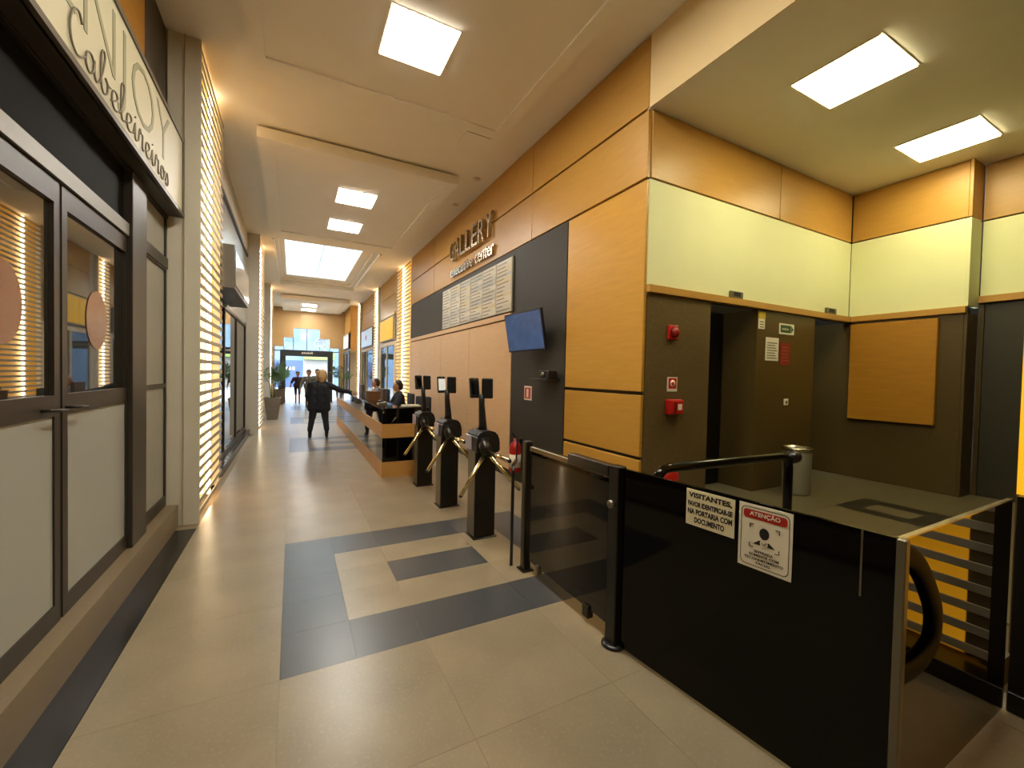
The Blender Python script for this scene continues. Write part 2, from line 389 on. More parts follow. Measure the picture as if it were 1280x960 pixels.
# ---- left side: plinth, shopfront, walls
pl = struct(box('trim_2', -1.6, -1.0, YB, 5.22, 0, .225, PLINTH)); pl['label'] = 'stone plinth under the salon doors'
wl = struct(box('wall_left', -1.9, -1.6, YB, YE+.2, -.1, CZ, WHITEW))
sf = struct(boxes('wall_shopfront', [(-1.15, -1.09, YB, 5.24, 3.05, 3.12), (-1.15, -1.09, YB, 5.24, 2.56, 2.66)], BRONZE)); sf['label'] = 'dark bronze lintel bars above the salon doors'
box('post', -1.16, -1.06, 4.10, 4.44, .225, 3.05, BRONZE, sf, .004)
XG = -1.12
def leaf(n, y0, y1, label, handle_y, sa=.055, sb=.055):
    d = struct(boxes(n, [(XG-.025, XG+.025, y0, y0+sa, .225, 2.555), (XG-.025, XG+.025, y1-sb, y1, .225, 2.555), (XG-.025, XG+.025, y0+sa, y1-sb, .225, .33), (XG-.025, XG+.025, y0+sa, y1-sb, 1.33, 1.44), (XG-.025, XG+.025, y0+sa, y1-sb, 2.44, 2.555)], BRONZE)); d['label'] = label
    box('pane', XG-.006, XG+.006, y0+sa-.005, y1-sb+.005, 1.435, 2.445, DOORGL, d)
    box('frosted_pane', XG-.006, XG+.016, y0+sa-.005, y1-sb+.005, .325, 1.335, FROST, d)
    tube('handle', [(XG+.02, handle_y, 1.37), (XG+.07, handle_y, 1.37), (XG+.075, handle_y+.02, 1.37), (XG+.07, handle_y+.14, 1.36)], .009, BRONZE, d, 8)
    return d
leaf('door_1', 3.115, 4.10, 'glazed salon door with frosted lower pane next to the bronze post', 3.15, .06, .012)
leaf('door_2', 2.10, 3.085, 'glazed salon door with frosted lower pane beside its twin leaf', 2.90)
box('meeting_strip', XG-.02, XG+.02, 3.087, 3.113, .225, 2.555, JOINT, sf)
leaf('door_3', 1.10, 2.06, 'glazed salon door leaf furthest from the white column', 1.82)
box('transom_pane', XG-.006, XG+.006, YB, 4.10, 2.66, 3.05, mat('dark_transom', '#0f0d0c', .6, var=.2, scale=1.5, spec=.04), sf)
box('lintel_bar', XG-.03, XG+.04, YB, 4.10, 2.565, 2.655, mat('grey_lintel', '#6f695e', .4), sf)
sp = struct(boxes('window_2', [(XG-.02, XG+.02, 4.44, 4.47, .225, 3.05), (XG-.02, XG+.02, 5.2, 5.235, .225, 3.05), (XG-.02, XG+.02, 4.47, 5.2, .225, .33), (XG-.02, XG+.02, 4.47, 5.2, 1.40, 1.44), (XG-.02, XG+.02, 4.47, 5.2, 2.54, 2.58)], BRONZE)); sp['label'] = 'fixed frosted side light between bronze post and white column'
for a, b in ((.33, 1.40), (1.44, 2.54), (2.58, 3.04)): box('frosted_pane', XG-.006, XG+.006, 4.465, 5.205, a, b, FROSTG, sp)
struct(box('wall_salon', -1.6, -1.5, YB, 5.2, .225, CZ, mat('salon_dark_interior', '#1c1a17', .8)))
for (yc, zc, lb) in ((3.62, 1.89, 'brown oval film sticker on the salon door pane next to the bronze post'), (2.62, 1.87, 'brown oval film sticker on the salon door pane of the twin leaf')):
    st = prism('oval_sticker', [(XG+.0075, yc+.16*math.cos(2*math.pi*k/28), zc+.185*math.sin(2*math.pi*k/28)) for k in range(28)], (.002, 0, 0), pane_mat('oval_film', '#8c5f4e', 1.5, .25, .2)); tag(st, lb, 'sticker')
# wall above the salon sign
wu = struct(box('wall_upper_left', -1.25, -1.14, YB, 5.24, 3.12, CZ, JOINT))
panel(-1.14, -1.11, 2.4, 4.58, 3.86, CZ-.01, WOODD, wu); panel(-1.14, -1.11, 4.60, 5.22, 3.86, CZ-.01, mat('dark_upper_panel', '#3a3328', .5, var=.08), wu); panel(-1.14, -1.11, YB+.1, 2.38, 3.86, CZ-.01, WOODD, wu)

# ---- lit slatted columns
def slat_column(face, x, y0, y1, z0, z1, label, white=None, tube_y=None, pitch=.111, group=None, yel=YELLOW):
    """face +1: looks towards +x, -1: towards -x. Yellow backlit panel, white tube, horizontal slats in front."""
    s = face; t = thing('slatted_light_column', label, 'column', (x-s*.1, (y0+y1)/2, z0), group)
    box('backlit_panel', x-s*.125, x-s*.105, y0+.02, y1-.01, z0, z1, yel, t)
    boxes('frame', [(min(x-s*.13, x-s*.03), max(x-s*.13, x-s*.03), y0, y0+.02, z0, z1), (min(x-s*.13, x-s*.03), max(x-s*.13, x-s*.03), y1-.01, y1, z0, z1)], WHITEW, t)
    if tube_y is not None: lathe('light_tube', (x-s*.07, tube_y, z0+.03), [(.024, 0), (.024, z1-z0-.06)], TUBEM, t, 10)
    n = int((z1-z0-.03)/pitch); me = None
    for k in range(n):
        z = z0+.05+k*pitch
        if me is None:
            o = box('slat', x-s*.012, x, y0, y1, z, z+.046, SLAT, t, .002); me = o.data; base = WL[o].copy()
        else:
            o = bpy.data.objects.new('slat', me); COL.objects.link(o); o.parent = t
            o.location = Vector((base.x, base.y, z))-WL[t]
    return t
lc1 = slat_column(1, -.83, 5.28, 6.75, .04, CZ-.003, 'tall lit slatted column beside the ivory salon sign', tube_y=6.2)
struct(boxes('wall_column', [(-1.10, -.835, 5.245, 5.28, 0, CZ), (-1.6, -.96, 5.281, 6.76, 0, CZ)], WHITEW))
box('column_reveal', -.97, -.962, 5.235, 5.245, 0, CZ, mat('shadow_gap', '#a69c84', .6), bpy.data.objects['wall_column'])
lc2 = slat_column(1, -.72, 12.02, 13.9, .04, CZ-.003, 'tall lit slatted column beside the potted palm', tube_y=13.2)
struct(boxes('wall_column', [(-1.6, -.725, 11.98, 12.02, 0, CZ), (-1.6, -.85, 12.021, 13.9, 0, CZ)], WHITEW))
lc3 = slat_column(1, -.72, 18.6, 20.2, .04, CZ-.003, 'lit slatted column between the palm and the exit on the salon side', tube_y=19.4)
struct(box('wall_column', -1.6, -.85, 18.56, 20.2, 0, CZ, WHITEW))
rc1 = slat_column(-1, 2.97, 12.03, 13.85, .04, CZ-.003, 'wide lit slatted column at the end of the wooden gallery wall', tube_y=13.2)
struct(box('wall_column', 3.1, 3.34, 12.0, 13.9, 0, CZ, WHITEW))
rc2 = slat_column(-1, 2.90, 16.9, 17.75, .04, CZ-.003, 'lit slatted column between the yellow and the blue shop signs', tube_y=17.4)
struct(box('wall_column', 3.03, 3.34, 16.5, 17.9, 0, CZ, WHITEW))
rc3 = slat_column(-1, 2.82, 21.3, 22.1, .04, CZ-.003, 'lit slatted column beyond the blue shop sign', tube_y=21.7)
struct(box('wall_column', 2.95, 3.34, 21.2, 22.3, 0, CZ, WHITEW))
# slatted lit screen by the end of the black barrier
ns = slat_column(-1, 3.2, -1.6, .575, .12, 4.15, 'yellow backlit slatted screen at the foot of the black barrier')
box('grey_backing', 3.285, 3.3, .46, .56, .12, 4.15, mat('grey_backing', '#5f5a4c', .7), ns)
boxes('dark_post', [(3.14, 3.2, .58, .64, 0, 1.06)], BLACKM, ns)
box('backlit_panel', 3.2, 3.33, .58, .655, 1.06, 4.15, YELLOW, ns)
box('plinth', 3.12, 3.34, -1.6, .64, 0, .1, BLACKM, ns, .004)

# ---- second shop on the left
w3 = struct(boxes('window_3', [(-1.05, -1.0, 6.8, 6.86, .12, 2.66), (-1.05, -1.0, 8.4, 8.46, .12, 2.66), (-1.05, -1.0, 10.1, 10.16, .12, 2.66), (-1.05, -1.0, 11.9, 11.96, .12, 2.66), (-1.05, -1.0, 6.86, 11.9, 2.6, 2.66), (-1.05, -1.0, 6.86, 11.9, .12, .2)], BRONZE)); w3['label'] = 'dark glazed shopfront beyond the first lit column'
for a, b in ((6.86, 8.4), (8.46, 10.1), (10.16, 11.9)): box('pane', -1.03, -1.02, a, b, .2, 2.6, DOORGL, w3)
struct(box('trim_3', -1.6, -.9, 6.77, 11.97, 0, .12, GRANK))
struct(box('wall_upper_left', -1.1, -1.0, 6.77, 11.97, 2.66, 4.35, mat('pale_grey_fascia', '#a9aaa6', .25, var=.03)))
struct(box('wall_upper_left', -1.6, -.98, 6.77, 11.97, 4.36, CZ, WHITEW)); struct(box('trim_4', -1.0, -.96, 6.77, 11.97, 4.30, 4.36, BRONZE))
sg = thing('projecting_sign', 'dark framed box sign with pale face beyond the first lit column', 'sign', (-.77, 7.85, 2.69))
box('case', -.99, -.71, 6.82, 8.9, 2.69, 3.28, mat('slate_sign_case', '#4a4c4e', .4), sg, .006)
box('face', -.708, -.70, 6.90, 8.84, 2.75, 3.22, mat('pale_sign_face', '#b4b4ae', .15, spec=.6), sg)
# third shop on the left (beyond the palm)
w4 = struct(boxes('window_4', [(-1.05, -1.0, 13.95, 14.02, 0, 2.7), (-1.05, -1.0, 18.45, 18.52, 0, 2.7), (-1.05, -1.0, 16.2, 16.26, 0, 2.7), (-1.05, -1.0, 14.02, 18.45, 2.62, 2.7)], BRONZE)); w4['label'] = 'glazed shopfront behind the potted palm'
for a, b in ((14.02, 16.2), (16.26, 18.45)): box('pane', -1.03, -1.02, a, b, .02, 2.62, GLASSD, w4)
struct(box('wall_upper_left', -1.6, -1.0, 13.92, 18.54, 2.7, CZ, WHITEW))
struct(box('wall_upper_left', -1.6, -1.0, 20.22, YE, 0, CZ, WHITEW))

# ---- shops on the right beyond the gallery wall
FR = mat('cream_shop_frame', '#cbb894', .5)
def shop(n, y0, y1, x, sign_m, lab, slab, dark=False, sz=(2.72, 3.46)):
    fm = BRONZE if dark else FR
    ym = (y0+y1)/2
    w = struct(boxes('window_%d' % n, [(x, x+.06, y0, y0+.12, 0, 2.62), (x, x+.06, y1-.12, y1, 0, 2.62), (x, x+.06, ym-.04, ym+.04, 0, 2.5), (x, x+.06, y0+.12, y1-.12, 2.5, 2.62), (x, x+.06, y0+.12, ym-.04, 0, .12), (x, x+.06, ym+.04, y1-.12, 0, .12)], fm)); w['label'] = lab
    box('pane', x+.025, x+.035, y0+.12, ym-.04, .12, 2.5, GLASSD, w); box('pane', x+.025, x+.035, ym+.04, y1-.12, .12, 2.5, GLASSD, w)
    u = struct(box('wall_upper_right', x+.08, 3.5, y0, y1, 2.63, CZ, WOODH))
    panel(x+.04, x+.08, y0+.005, y1-.005, 4.24, CZ-.01, WOODH, u); panel(x+.04, x+.08, y0+.005, y1-.005, 3.60, 4.225, WOODH, u)
    box('ledge', x-.02, x+.08, y0+.005, y1-.005, 3.5, 3.58, WOODH, u)
    struct(box('wall_shop_back', 3.9, 4.0, y0, y1, 0, 3, mat('shop_interior', '#8d8a80', .8)))
    s = thing('shop_sign', slab, 'sign', (x, ym, sz[0]))
    box('case', x-.02, x+.08, y0+.14, y1-.14, sz[0]-.04, sz[1]+.02, BRONZE if dark else STEELD, s, .004)
    k = 3
    for i in range(k):
        a = y0+.18+(y1-y0-.36)*i/k; b = y0+.18+(y1-y0-.36)*(i+1)/k
        box('sign_panel', x-.03, x-.021, a+.01, b-.01, sz[0], sz[1]-.02, sign_m, s)
YSIGN = mat('yellow_shop_sign', '#d9a91a', .45, emit='#ffbe20', es=.35)
BSIGN = mat('pale_blue_shop_sign', '#a9c2da', .4, emit='#b5d0ee', es=.5)
WSIGN = mat('white_shop_sign', '#c9cdd0', .4, emit='#d0d8e0', es=.35)
shop(5, 13.9, 16.5, 2.95, YSIGN, 'glazed shopfront under the yellow sign', 'long bright yellow panelled shop sign over glass doors')
shop(6, 17.9, 21.2, 2.93, BSIGN, 'glazed shopfront under the pale blue sign', 'pale blue lit shop sign between two lit columns')
shop(7, 22.3, 24.9, 2.5, WSIGN, 'dark shopfront next to the exit', 'white shop sign above dark doors next to the exit', True, (2.78, 3.5))
box('red_emblem', 2.8965, 2.8985, 19.45, 19.75, 3.0, 3.2, RED, bpy.data.objects['shop_sign.001'], .0005)

# ---- end wall with stepped glazed opening
wd = mat('end_wall_wood', '#b3905f', .5, var=.05, scale=2)
ew = struct(boxes('wall_exit', [(-1.6, -.84, YE, YE+.2, 0, CZ), (2.29, 3.5, YE, YE+.2, 0, CZ), (-.84, -.40, YE, YE+.2, 2.82, CZ), (1.80, 2.29, YE, YE+.2, 2.82, CZ), (-.40, .04, YE, YE+.2, 3.30, CZ), (1.31, 1.80, YE, YE+.2, 3.30, CZ), (.04, 1.31, YE, YE+.2, 3.81, CZ)], wd)); ew['label'] = 'wood clad end wall with a stepped glazed opening'
MUL = mat('grey_mullion', '#5c6670', .4)
gx = [-.84, -.40, .04, .68, 1.31, 1.80, 2.29]
wx = struct(boxes('window_8', [(gx[i]-.02, gx[i]+.02, YE+.06, YE+.12, (2.6 if 0 < i < 6 else 0), (2.82, 2.82, 3.3, 3.81, 3.3, 2.82, 2.82)[i]) for i in range(7)]+[(-.84, 2.29, YE+.06, YE+.12, 2.58, 2.64)], MUL)); wx['label'] = 'stepped exit glazing'
for i in range(6):
    box('pane', gx[i]+.02, gx[i+1]-.02, YE+.085, YE+.095, 2.64, (2.82, 3.3, 3.81, 3.81, 3.3, 2.82)[i], GLASS, wx)
box('pane', -.82, -.42, YE+.085, YE+.095, 0.02, 2.58, GLASS, wx); box('pane', 1.86, 2.27, YE+.085, YE+.095, 0.02, 2.58, GLASS, wx)
rl = thing('round_window_sticker', 'white ring with three bars stuck on the exit glazing', 'sticker', (1.45, YE+.08, 2.68))
bm = bmesh.new(); n = 32
for k in range(n):
    a0, a1 = 2*math.pi*k/n, 2*math.pi*(k+1)/n
    q = [(1.40+r*math.cos(a), YE+.055+d, 3.02+r*math.sin(a)) for a in (a0, a1) for r in (.33, .37) for d in (0, .003)]
    v = [bm.verts.new(p) for p in q]
    for f in ((0,2,6,4),(1,5,7,3),(0,4,5,1),(2,3,7,6)): bm.faces.new([v[i] for i in f])
WST = mat('white_sticker', '#e6ecee', .5)
from_bm('ring', bm, WST, rl)
for z in (2.86, 3.0, 3.14): box('bar', 1.20, 1.60, YE+.055, YE+.058, z, z+.07, WST, rl)
# black portal in front of the exit
po = thing('exit_portal', 'black portal frame standing in front of the exit', 'door frame', (.64, 23.0, 0))
PORT = mat('dark_grey_portal', '#2a3038', .4)
box('upright', -.53, -.29, 22.95, 23.2, 0, 2.27, PORT, po, .005); box('upright', 1.57, 1.81, 22.95, 23.2, 0, 2.27, PORT, po, .005)
hd = box('header', -.53, 1.81, 22.95, 23.2, 2.27, 2.57, PORT, po, .005)
for k_ in range(6): box('pale_mark', .40+k_*.085, .46+k_*.085, 22.944, 22.949, 2.39, 2.47+.02*(k_ % 2), WST, hd)
# ================================================================ LUMINAIRES
def luminaire(x0, y0, z, label, w=.62, group=None, lm=None):
    t = thing('ceiling_light', label, 'light', (x0+w/2, y0+w/2, z), group)
    boxes('frame', [(x0-.015, x0+w+.015, y0-.015, y0, z-.006, z), (x0-.015, x0+w+.015, y0+w, y0+w+.015, z-.012, z), (x0-.015, x0, y0, y0+w, z-.012, z), (x0+w, x0+w+.015, y0, y0+w, z-.012, z)], LUMF, t)
    box('diffuser', x0, x0+w, y0, y0+w, z-.016, z-.001, lm or LUM, t)
luminaire(.74, 3.78, 4.79, 'square ceiling light in the dropped panel by the salon sign')
luminaire(.74, 2.13, 4.79, 'middle square ceiling light of the near dropped panel')
luminaire(.74, .48, 4.79, 'square ceiling light of the near dropped panel furthest from the skylight')
luminaire(.68, 7.78, 4.72, 'square ceiling light, the nearer to the salon of the pair in the second dropped panel', lm=LUMC)
luminaire(.66, 9.43, 4.72, 'square ceiling light, the nearer to the skylight of the pair in the second dropped panel', lm=LUMC)
luminaire(.40, 22.0, 4.70, 'far square ceiling light by the exit, nearer to the skylight', lm=LUMC)
luminaire(.40, 23.65, 4.70, 'far square ceiling light by the exit, nearer to the end wall', lm=LUMC)
luminaire(3.83, 1.54, LZ, 'square lobby ceiling light close to the corridor soffit', lm=LUML)
luminaire(5.80, 1.54, LZ, 'square lobby ceiling light close to the end wall', lm=LUML)

# ================================================================ SALON SIGN
ss = thing('salon_sign', 'ivory light box sign of the salon over its glass doors', 'sign', (-1.03, 3.0, 3.07))
box('case', -1.09, -.975, .2, 5.2, 3.07, 3.82, mat('dark_sign_case', '#38342e', .5), ss, .004)
boxes('rim', [(-.99, -.955, .2, 5.2, 3.07, 3.105), (-.99, -.955, .2, 5.2, 3.785, 3.82), (-.99, -.955, 5.15, 5.2, 3.105, 3.785)], mat('grey_sign_rim', '#5a554c', .4), ss)
box('face', -.975, -.967, .2, 5.15, 3.105, 3.785, SIGNW, ss)
text('lettering', 'ENJOY', .7, mat('sage_letter', '#8f8d70', .5), (-.965, 2.62, 3.19), (0, 1, 0), (0, 0, 1), ss, .0015, 'LEFT', wid=2.05, hgt=.54, offset=-.012)
# script line drawn as pen strokes: c a b e l e i r e i r o s
GL = {
 'c': [(.42,.36),(.3,.46),(.1,.4),(.03,.2),(.12,.03),(.32,.02),(.55,.12)],
 'C': [(.55,.78),(.42,.95),(.2,.85),(.04,.5),(.08,.15),(.3,.0),(.55,.1),(.68,.2)],
 'a': [(.45,.36),(.28,.46),(.08,.36),(.04,.12),(.2,.0),(.4,.16),(.46,.44),(.46,.12),(.56,.02),(.7,.12)],
 'b': [(.0,.1),(.2,.5),(.32,.9),(.22,1.),(.12,.8),(.1,.2),(.22,.0),(.42,.1),(.46,.34),(.34,.42),(.5,.34),(.66,.38)],
 'e': [(.0,.1),(.25,.22),(.4,.36),(.3,.46),(.12,.4),(.06,.18),(.18,.01),(.38,.03),(.56,.14)],
 'l': [(.0,.1),(.2,.5),(.3,.9),(.2,1.),(.1,.8),(.1,.2),(.2,.02),(.42,.14)],
 'i': [(.0,.1),(.14,.46),(.13,.12),(.22,.01),(.4,.12)],
 'r': [(.0,.1),(.1,.44),(.16,.52),(.2,.42),(.36,.42),(.34,.12),(.42,.01),(.58,.12)],
 'o': [(.06,.2),(.14,.42),(.34,.44),(.42,.22),(.3,.02),(.12,.04),(.06,.24),(.2,.42),(.44,.38),(.6,.4)],
 's': [(.0,.1),(.2,.46),(.32,.26),(.3,.06),(.12,.0),(.04,.08)],
}
def smooth_pts(P, k=4):
    out = []
    for i in range(len(P)-1):
        p0 = P[max(i-1, 0)]; p1 = P[i]; p2 = P[i+1]; p3 = P[min(i+2, len(P)-1)]
        for j in range(k):
            t = j/k
            out.append(tuple(.5*((2*p1[d])+(-p0[d]+p2[d])*t+(2*p0[d]-5*p1[d]+4*p2[d]-p3[d])*t*t+(-p0[d]+3*p1[d]-3*p2[d]+p3[d])*t**3) for d in (0, 1)))
    out.append(P[-1]); return out
bm = bmesh.new(); cx = 0.; strokes = []
for ch in 'Cabeleireiros':
    st = smooth_pts(GL[ch]); strokes.append([(cx+p[0], p[1]) for p in st]); cx += st[-1][0]+.0
    if ch == 'i': strokes.append([(cx-.26, .62), (cx-.24, .66)])
sc = (4.52-2.80)/cx
for st in strokes:
    bm_tube(bm, [(-.958, 2.80+p[0]*sc, 3.14+p[1]*.235) for p in st], .0052, 6)
from_bm('script_lettering', bm, mat('dark_script', '#6a6250', .5), ss, True)

# ================================================================ GALLERY LETTERS, DIRECTORY, TV
gl = thing('wall_lettering', 'large raised metal letters GALLERY on the wooden wall band', 'sign', (2.94, 7.4, 3.9))
bod = 'GALLERY'; yy = 8.50; step = (8.50-6.36)/7
for i, ch in enumerate(bod):
    y0 = 8.50-i*step
    text('letter', ch, .4, CHROME, (2.945, y0, 3.93), (0, -1, 0), (0, 0, 1), gl, .032, 'LEFT', wid=step*.84, hgt=.41)
gl2 = thing('wall_lettering', 'smaller raised metal words executive center under the large letters', 'sign', (2.96, 7.4, 3.62))
for wd_, y0, w_ in (('executive', 8.50, 1.22), ('center', 7.16, .80)):
    text('word', wd_, .2, CHROME, (2.965, y0, 3.61), (0, -1, 0), (0, 0, 1), gl2, .02, 'LEFT', wid=w_, hgt=.2 if wd_[0] == 'e' else .2)
db = thing('directory_board', 'white tenant directory board of six columns under the metal letters', 'board', (2.97, 7.4, 2.57))
box('backing', 2.975, 2.999, 5.70, 9.07, 2.575, 3.42, STEELD, db, .003)
plates = [mat('name_plate_%d' % i, c, .45) for i, c in enumerate(('#c4c0b2', '#b5b3a8', '#d0cbbb', '#aeb0aa', '#c9bc98'))]
INK = mat('grey_print', '#6d6a62', .6)
for i in range(6):
    a = 5.715+i*(9.055-5.715)/6; b = a+(9.055-5.715)/6
    cp = box('column_panel', 2.965, 2.975, a+.008, b-.008, 2.585, 3.41, plates[2], db, .002)
    n = 13
    for k in range(n):
        z = 2.60+k*(.80/n)
        if random.random() < .12: continue
        pm = random.choice(plates)
        box('name_plate', 2.961, 2.965, a+.02, b-.02, z, z+.8/n-.012, pm, cp)
    L_ = []
    for k in range(n):
        z = 2.60+k*(.80/n)+.016; w = random.uniform(.2, .46)
        L_.append((2.9605, 2.961, b-.04-w, b-.04, z, z+.014))
    boxes('printed_lines', L_, INK, cp)['kind'] = 'stuff'
tv = thing('wall_television', 'flat television tilted on the charcoal wall strip', 'television', (2.9, 5.1, 1.95))
bm = bmesh.new(); bm_box(bm, -.02, .02, -.43, .43, 0, .54, .006)
Mx = Matrix.Translation((2.86, 5.0, 1.93))@Matrix.Rotation(math.radians(-10), 4, 'Y')@Matrix.Rotation(math.radians(6), 4, 'Z')
bmesh.ops.transform(bm, matrix=Mx, verts=bm.verts); from_bm('case', bm, BLACKPL, tv)
bm = bmesh.new(); bm_box(bm, -.0225, -.0205, -.41, .41, .02, .52); bmesh.ops.transform(bm, matrix=Mx, verts=bm.verts)
SCR = mat('tv_screen', '#2c3a58', .15, var=.5, scale=7, emit='#5a7098', es=.4)
from_bm('screen', bm, SCR, tv)
boxes('wall_bracket', [(2.86, 2.999, 4.93, 5.08, 2.1, 2.26)], BLACKPL, tv)
sh = thing('wall_device', 'small black device shelf on the charcoal strip below the television', 'device', (2.93, 4.62, 1.5))
box('shelf', 2.80, 3.0, 4.40, 4.85, 1.53, 1.555, BLACKPL, sh, .003); box('box', 2.84, 2.97, 4.42, 4.66, 1.555, 1.66, BLACKPL, sh, .01, 2)
lathe('lens', (2.838, 4.54, 1.61), [(.03, 0), (.035, -.02), (.02, -.03)], STEELD, sh, 14, 'x')
# fire extinguisher and its sign
fe = thing('fire_extinguisher', 'red and white fire extinguisher on the charcoal wall strip', 'extinguisher', (2.91, 5.36, .16))
lathe('cylinder', (2.9, 5.36, .17), [(.06, 0), (.085, .02), (.085, .36), (.07, .42), (.03, .46), (.025, .5)], RED, fe)
lathe('label_band', (2.9, 5.36, .25), [(.0865, 0), (.0865, .19)], REDW, fe)
tube('handle', [(2.9, 5.36, .67), (2.86, 5.34, .72), (2.82, 5.33, .76)], .012, BLACKM, fe); tube('hose', [(2.9, 5.36, .66), (2.88, 5.28, .66), (2.86, 5.24, .55), (2.86, 5.25, .35)], .012, BLACKPL, fe)
box('wall_hook', 2.96, 3.0, 5.33, 5.39, .6, .66, BLACKM, fe)
es = thing('extinguisher_sign', 'small red and white safety sign above the fire extinguisher', 'sign', (2.995, 5.19, 1.25))
box('plate', 2.99, 3.0, 5.09, 5.29, 1.24, 1.44, REDW, es); box('red_field', 2.987, 2.99, 5.11, 5.27, 1.26, 1.42, RED, es); box('pictogram', 2.985, 2.987, 5.165, 5.215, 1.28, 1.40, REDW, es)

# ================================================================ TURNSTILES
ARM = mat('polished_arm', '#d8cda4', .22, metal=1.)
SCRN = mat('terminal_screen', '#0b0d16', .08, spec=.6); SCRL = mat('terminal_screen_lit', '#c8ccc6', .2, emit='#d6dcd4', es=.5)
def turnstile(yc, label, lit=False):
    t = thing('turnstile', label, 'turnstile', (1.67, yc, 0), 'tripod turnstiles')
    box('base_plate', 1.55, 1.80, yc-.11, yc+.11, 0, .012, BLACKM, t, .003)
    pd = box('pedestal', 1.565, 1.785, yc-.09, yc+.09, .012, .86, BLACKM, t, .012, 2)
    box('steel_edge', 1.560, 1.566, yc-.085, yc+.085, .03, .86, STEELD, pd)
    bm = bmesh.new()   # rounded head reaching towards the lane
    prof = [(1.55,.84),(1.56,1.0),(1.60,1.045),(1.70,1.055),(1.77,1.03),(1.80,.95),(1.80,.84)]
    a = [bm.verts.new((x, yc-.15, z)) for x, z in prof]; b = [bm.verts.new((x, yc+.15, z)) for x, z in prof]
    bm.faces.new(a); bm.faces.new(b[::-1])
    for i in range(len(prof)): bm.faces.new((a[i], a[(i+1)%7], b[(i+1)%7], b[i]))
    bmesh.ops.bevel(bm, geom=bm.edges[:], offset=.015, segments=2, affect='EDGES')
    hdm = from_bm('head', bm, BLACKPL, t)
    box('card_reader', 1.54, 1.552, yc-.02, yc+.12, .86, 1.0, mat('lilac_reader_label', '#b9b2c4', .3), hdm, .003)
    box('direction_light', 1.60, 1.66, yc-.156, yc-.149, .95, 1.0, mat('reader_window', '#3a3a40', .1), hdm)
    hx, hy, hz = 1.63, yc-.17, .89
    hub = tube('hub', [(hx, hy+.06, hz+.06), (hx, hy, hz), (hx, hy-.05, hz-.05)], [.07, .06, .04], BLACKM, t, 16)
    for d in ((-.612, -.25, -.75), (0, -1, 0), (.612, -.25, -.75)):
        v = Vector(d).normalized(); p0 = Vector((hx, hy-.02, hz-.02))+v*.04
        ar = tube('arm', [p0, p0+v*.44], .019, ARM, t, 12)
        lathe_end = tube('arm_tip', [p0+v*.44, p0+v*.455], [.019, .012], BLACKPL, ar, 12)
    tube('reader_pole', [(1.68, yc+.02, 1.05), (1.68, yc+.02, 1.1), (1.66, yc+.01, 1.3), (1.655, yc, 1.40)], [.045, .04, .03, .03], BLACKPL, t, 12)
    for k, (dx, dy, az, sm) in enumerate(((-.05, .05, 12, SCRL if lit else SCRN), (.045, -.035, 150, SCRN))):
        Mx = Matrix.Translation((1.655+dx, yc+dy, 1.36))@Matrix.Rotation(math.radians(az), 4, 'Z')@Matrix.Rotation(math.radians(-8), 4, 'X')
        bm = bmesh.new(); bm_box(bm, -.055, .055, -.014, .014, 0, .20, .012, 2); bmesh.ops.transform(bm, matrix=Mx, verts=bm.verts)
        ft = from_bm('face_terminal', bm, BLACKPL, t)
        bm = bmesh.new(); bm_box(bm, -.046, .046, -.0165, -.0142, .03, .17); bmesh.ops.transform(bm, matrix=Mx, verts=bm.verts); from_bm('screen', bm, sm, ft)
        bm = bmesh.new(); bm_lathe(bm, (0, -.0145, .185), [(.007, 0), (.007, -.003)], 8, 'y'); bmesh.ops.transform(bm, matrix=Mx, verts=bm.verts); from_bm('camera_lens', bm, STEELD, ft)
    return t
turnstile(3.78, 'black tripod turnstile next to the smoked glass gate')
turnstile(4.82, 'middle black tripod turnstile of three, with one lit white screen', True)
turnstile(5.86, 'black tripod turnstile next to the reception counter')
# ================================================================ GATE AND BARRIER
ga = thing('glass_gate', 'smoked black glass gate between two posts beside the turnstiles', 'gate', (1.71, 2.4, 0))
box('glass_panel', 1.705, 1.717, 1.95, 2.87, .10, .99, BLACKG, ga)
rail = box('top_rail', 1.69, 1.735, 1.93, 2.88, .99, 1.03, mat('bronze_top_rail', '#5e553b', .25, metal=.7), ga, .004)
box('hinge_block', 1.68, 1.74, 1.93, 2.35, 1.0, 1.07, BLACKM, ga, .004); box('foot_clamp', 1.69, 1.735, 2.10, 2.16, .04, .12, BLACKM, ga, .003); box('foot_clamp', 1.69, 1.735, 2.72, 2.76, .05, .12, STEELD, ga, .003)
gp = thing('gate_post', 'slim black post of the gate next to the turnstile', 'post', (1.71, 2.95, 0)); box('post', 1.68, 1.74, 2.91, 2.98, .01, 1.06, BLACKM, gp, .004); box('foot', 1.66, 1.76, 2.89, 3.0, 0, .012, BLACKM, gp); box('cap_edge', 1.676, 1.682, 2.925, 2.965, .05, 1.05, mat('olive_edge', '#4c472f', .3, metal=.4), gp)
tb = thing('crowd_bar', 'thin black tubular bar beside the gate post', 'rail', (1.66, 3.05, 0)); tube('bar', [(1.64, 3.06, .0), (1.64, 3.06, .78), (1.66, 3.10, .83), (1.80, 3.3, .83)], .014, BLACKM, tb)
gp2 = thing('gate_post', 'black post joining the glass gate and the long black barrier', 'post', (1.71, 1.88, 0)); box('post', 1.68, 1.745, 1.84, 1.925, .01, 1.075, BLACKM, gp2, .005); lathe('lock', (1.68, 1.885, .85), [(.025, 0), (.025, -.02), (.012, -.03)], STEELD, gp2, 14, 'x'); lathe('foot', (1.712, 1.882, 0), [(.07, 0), (.07, .012), (.05, .02)], BLACKM, gp2)
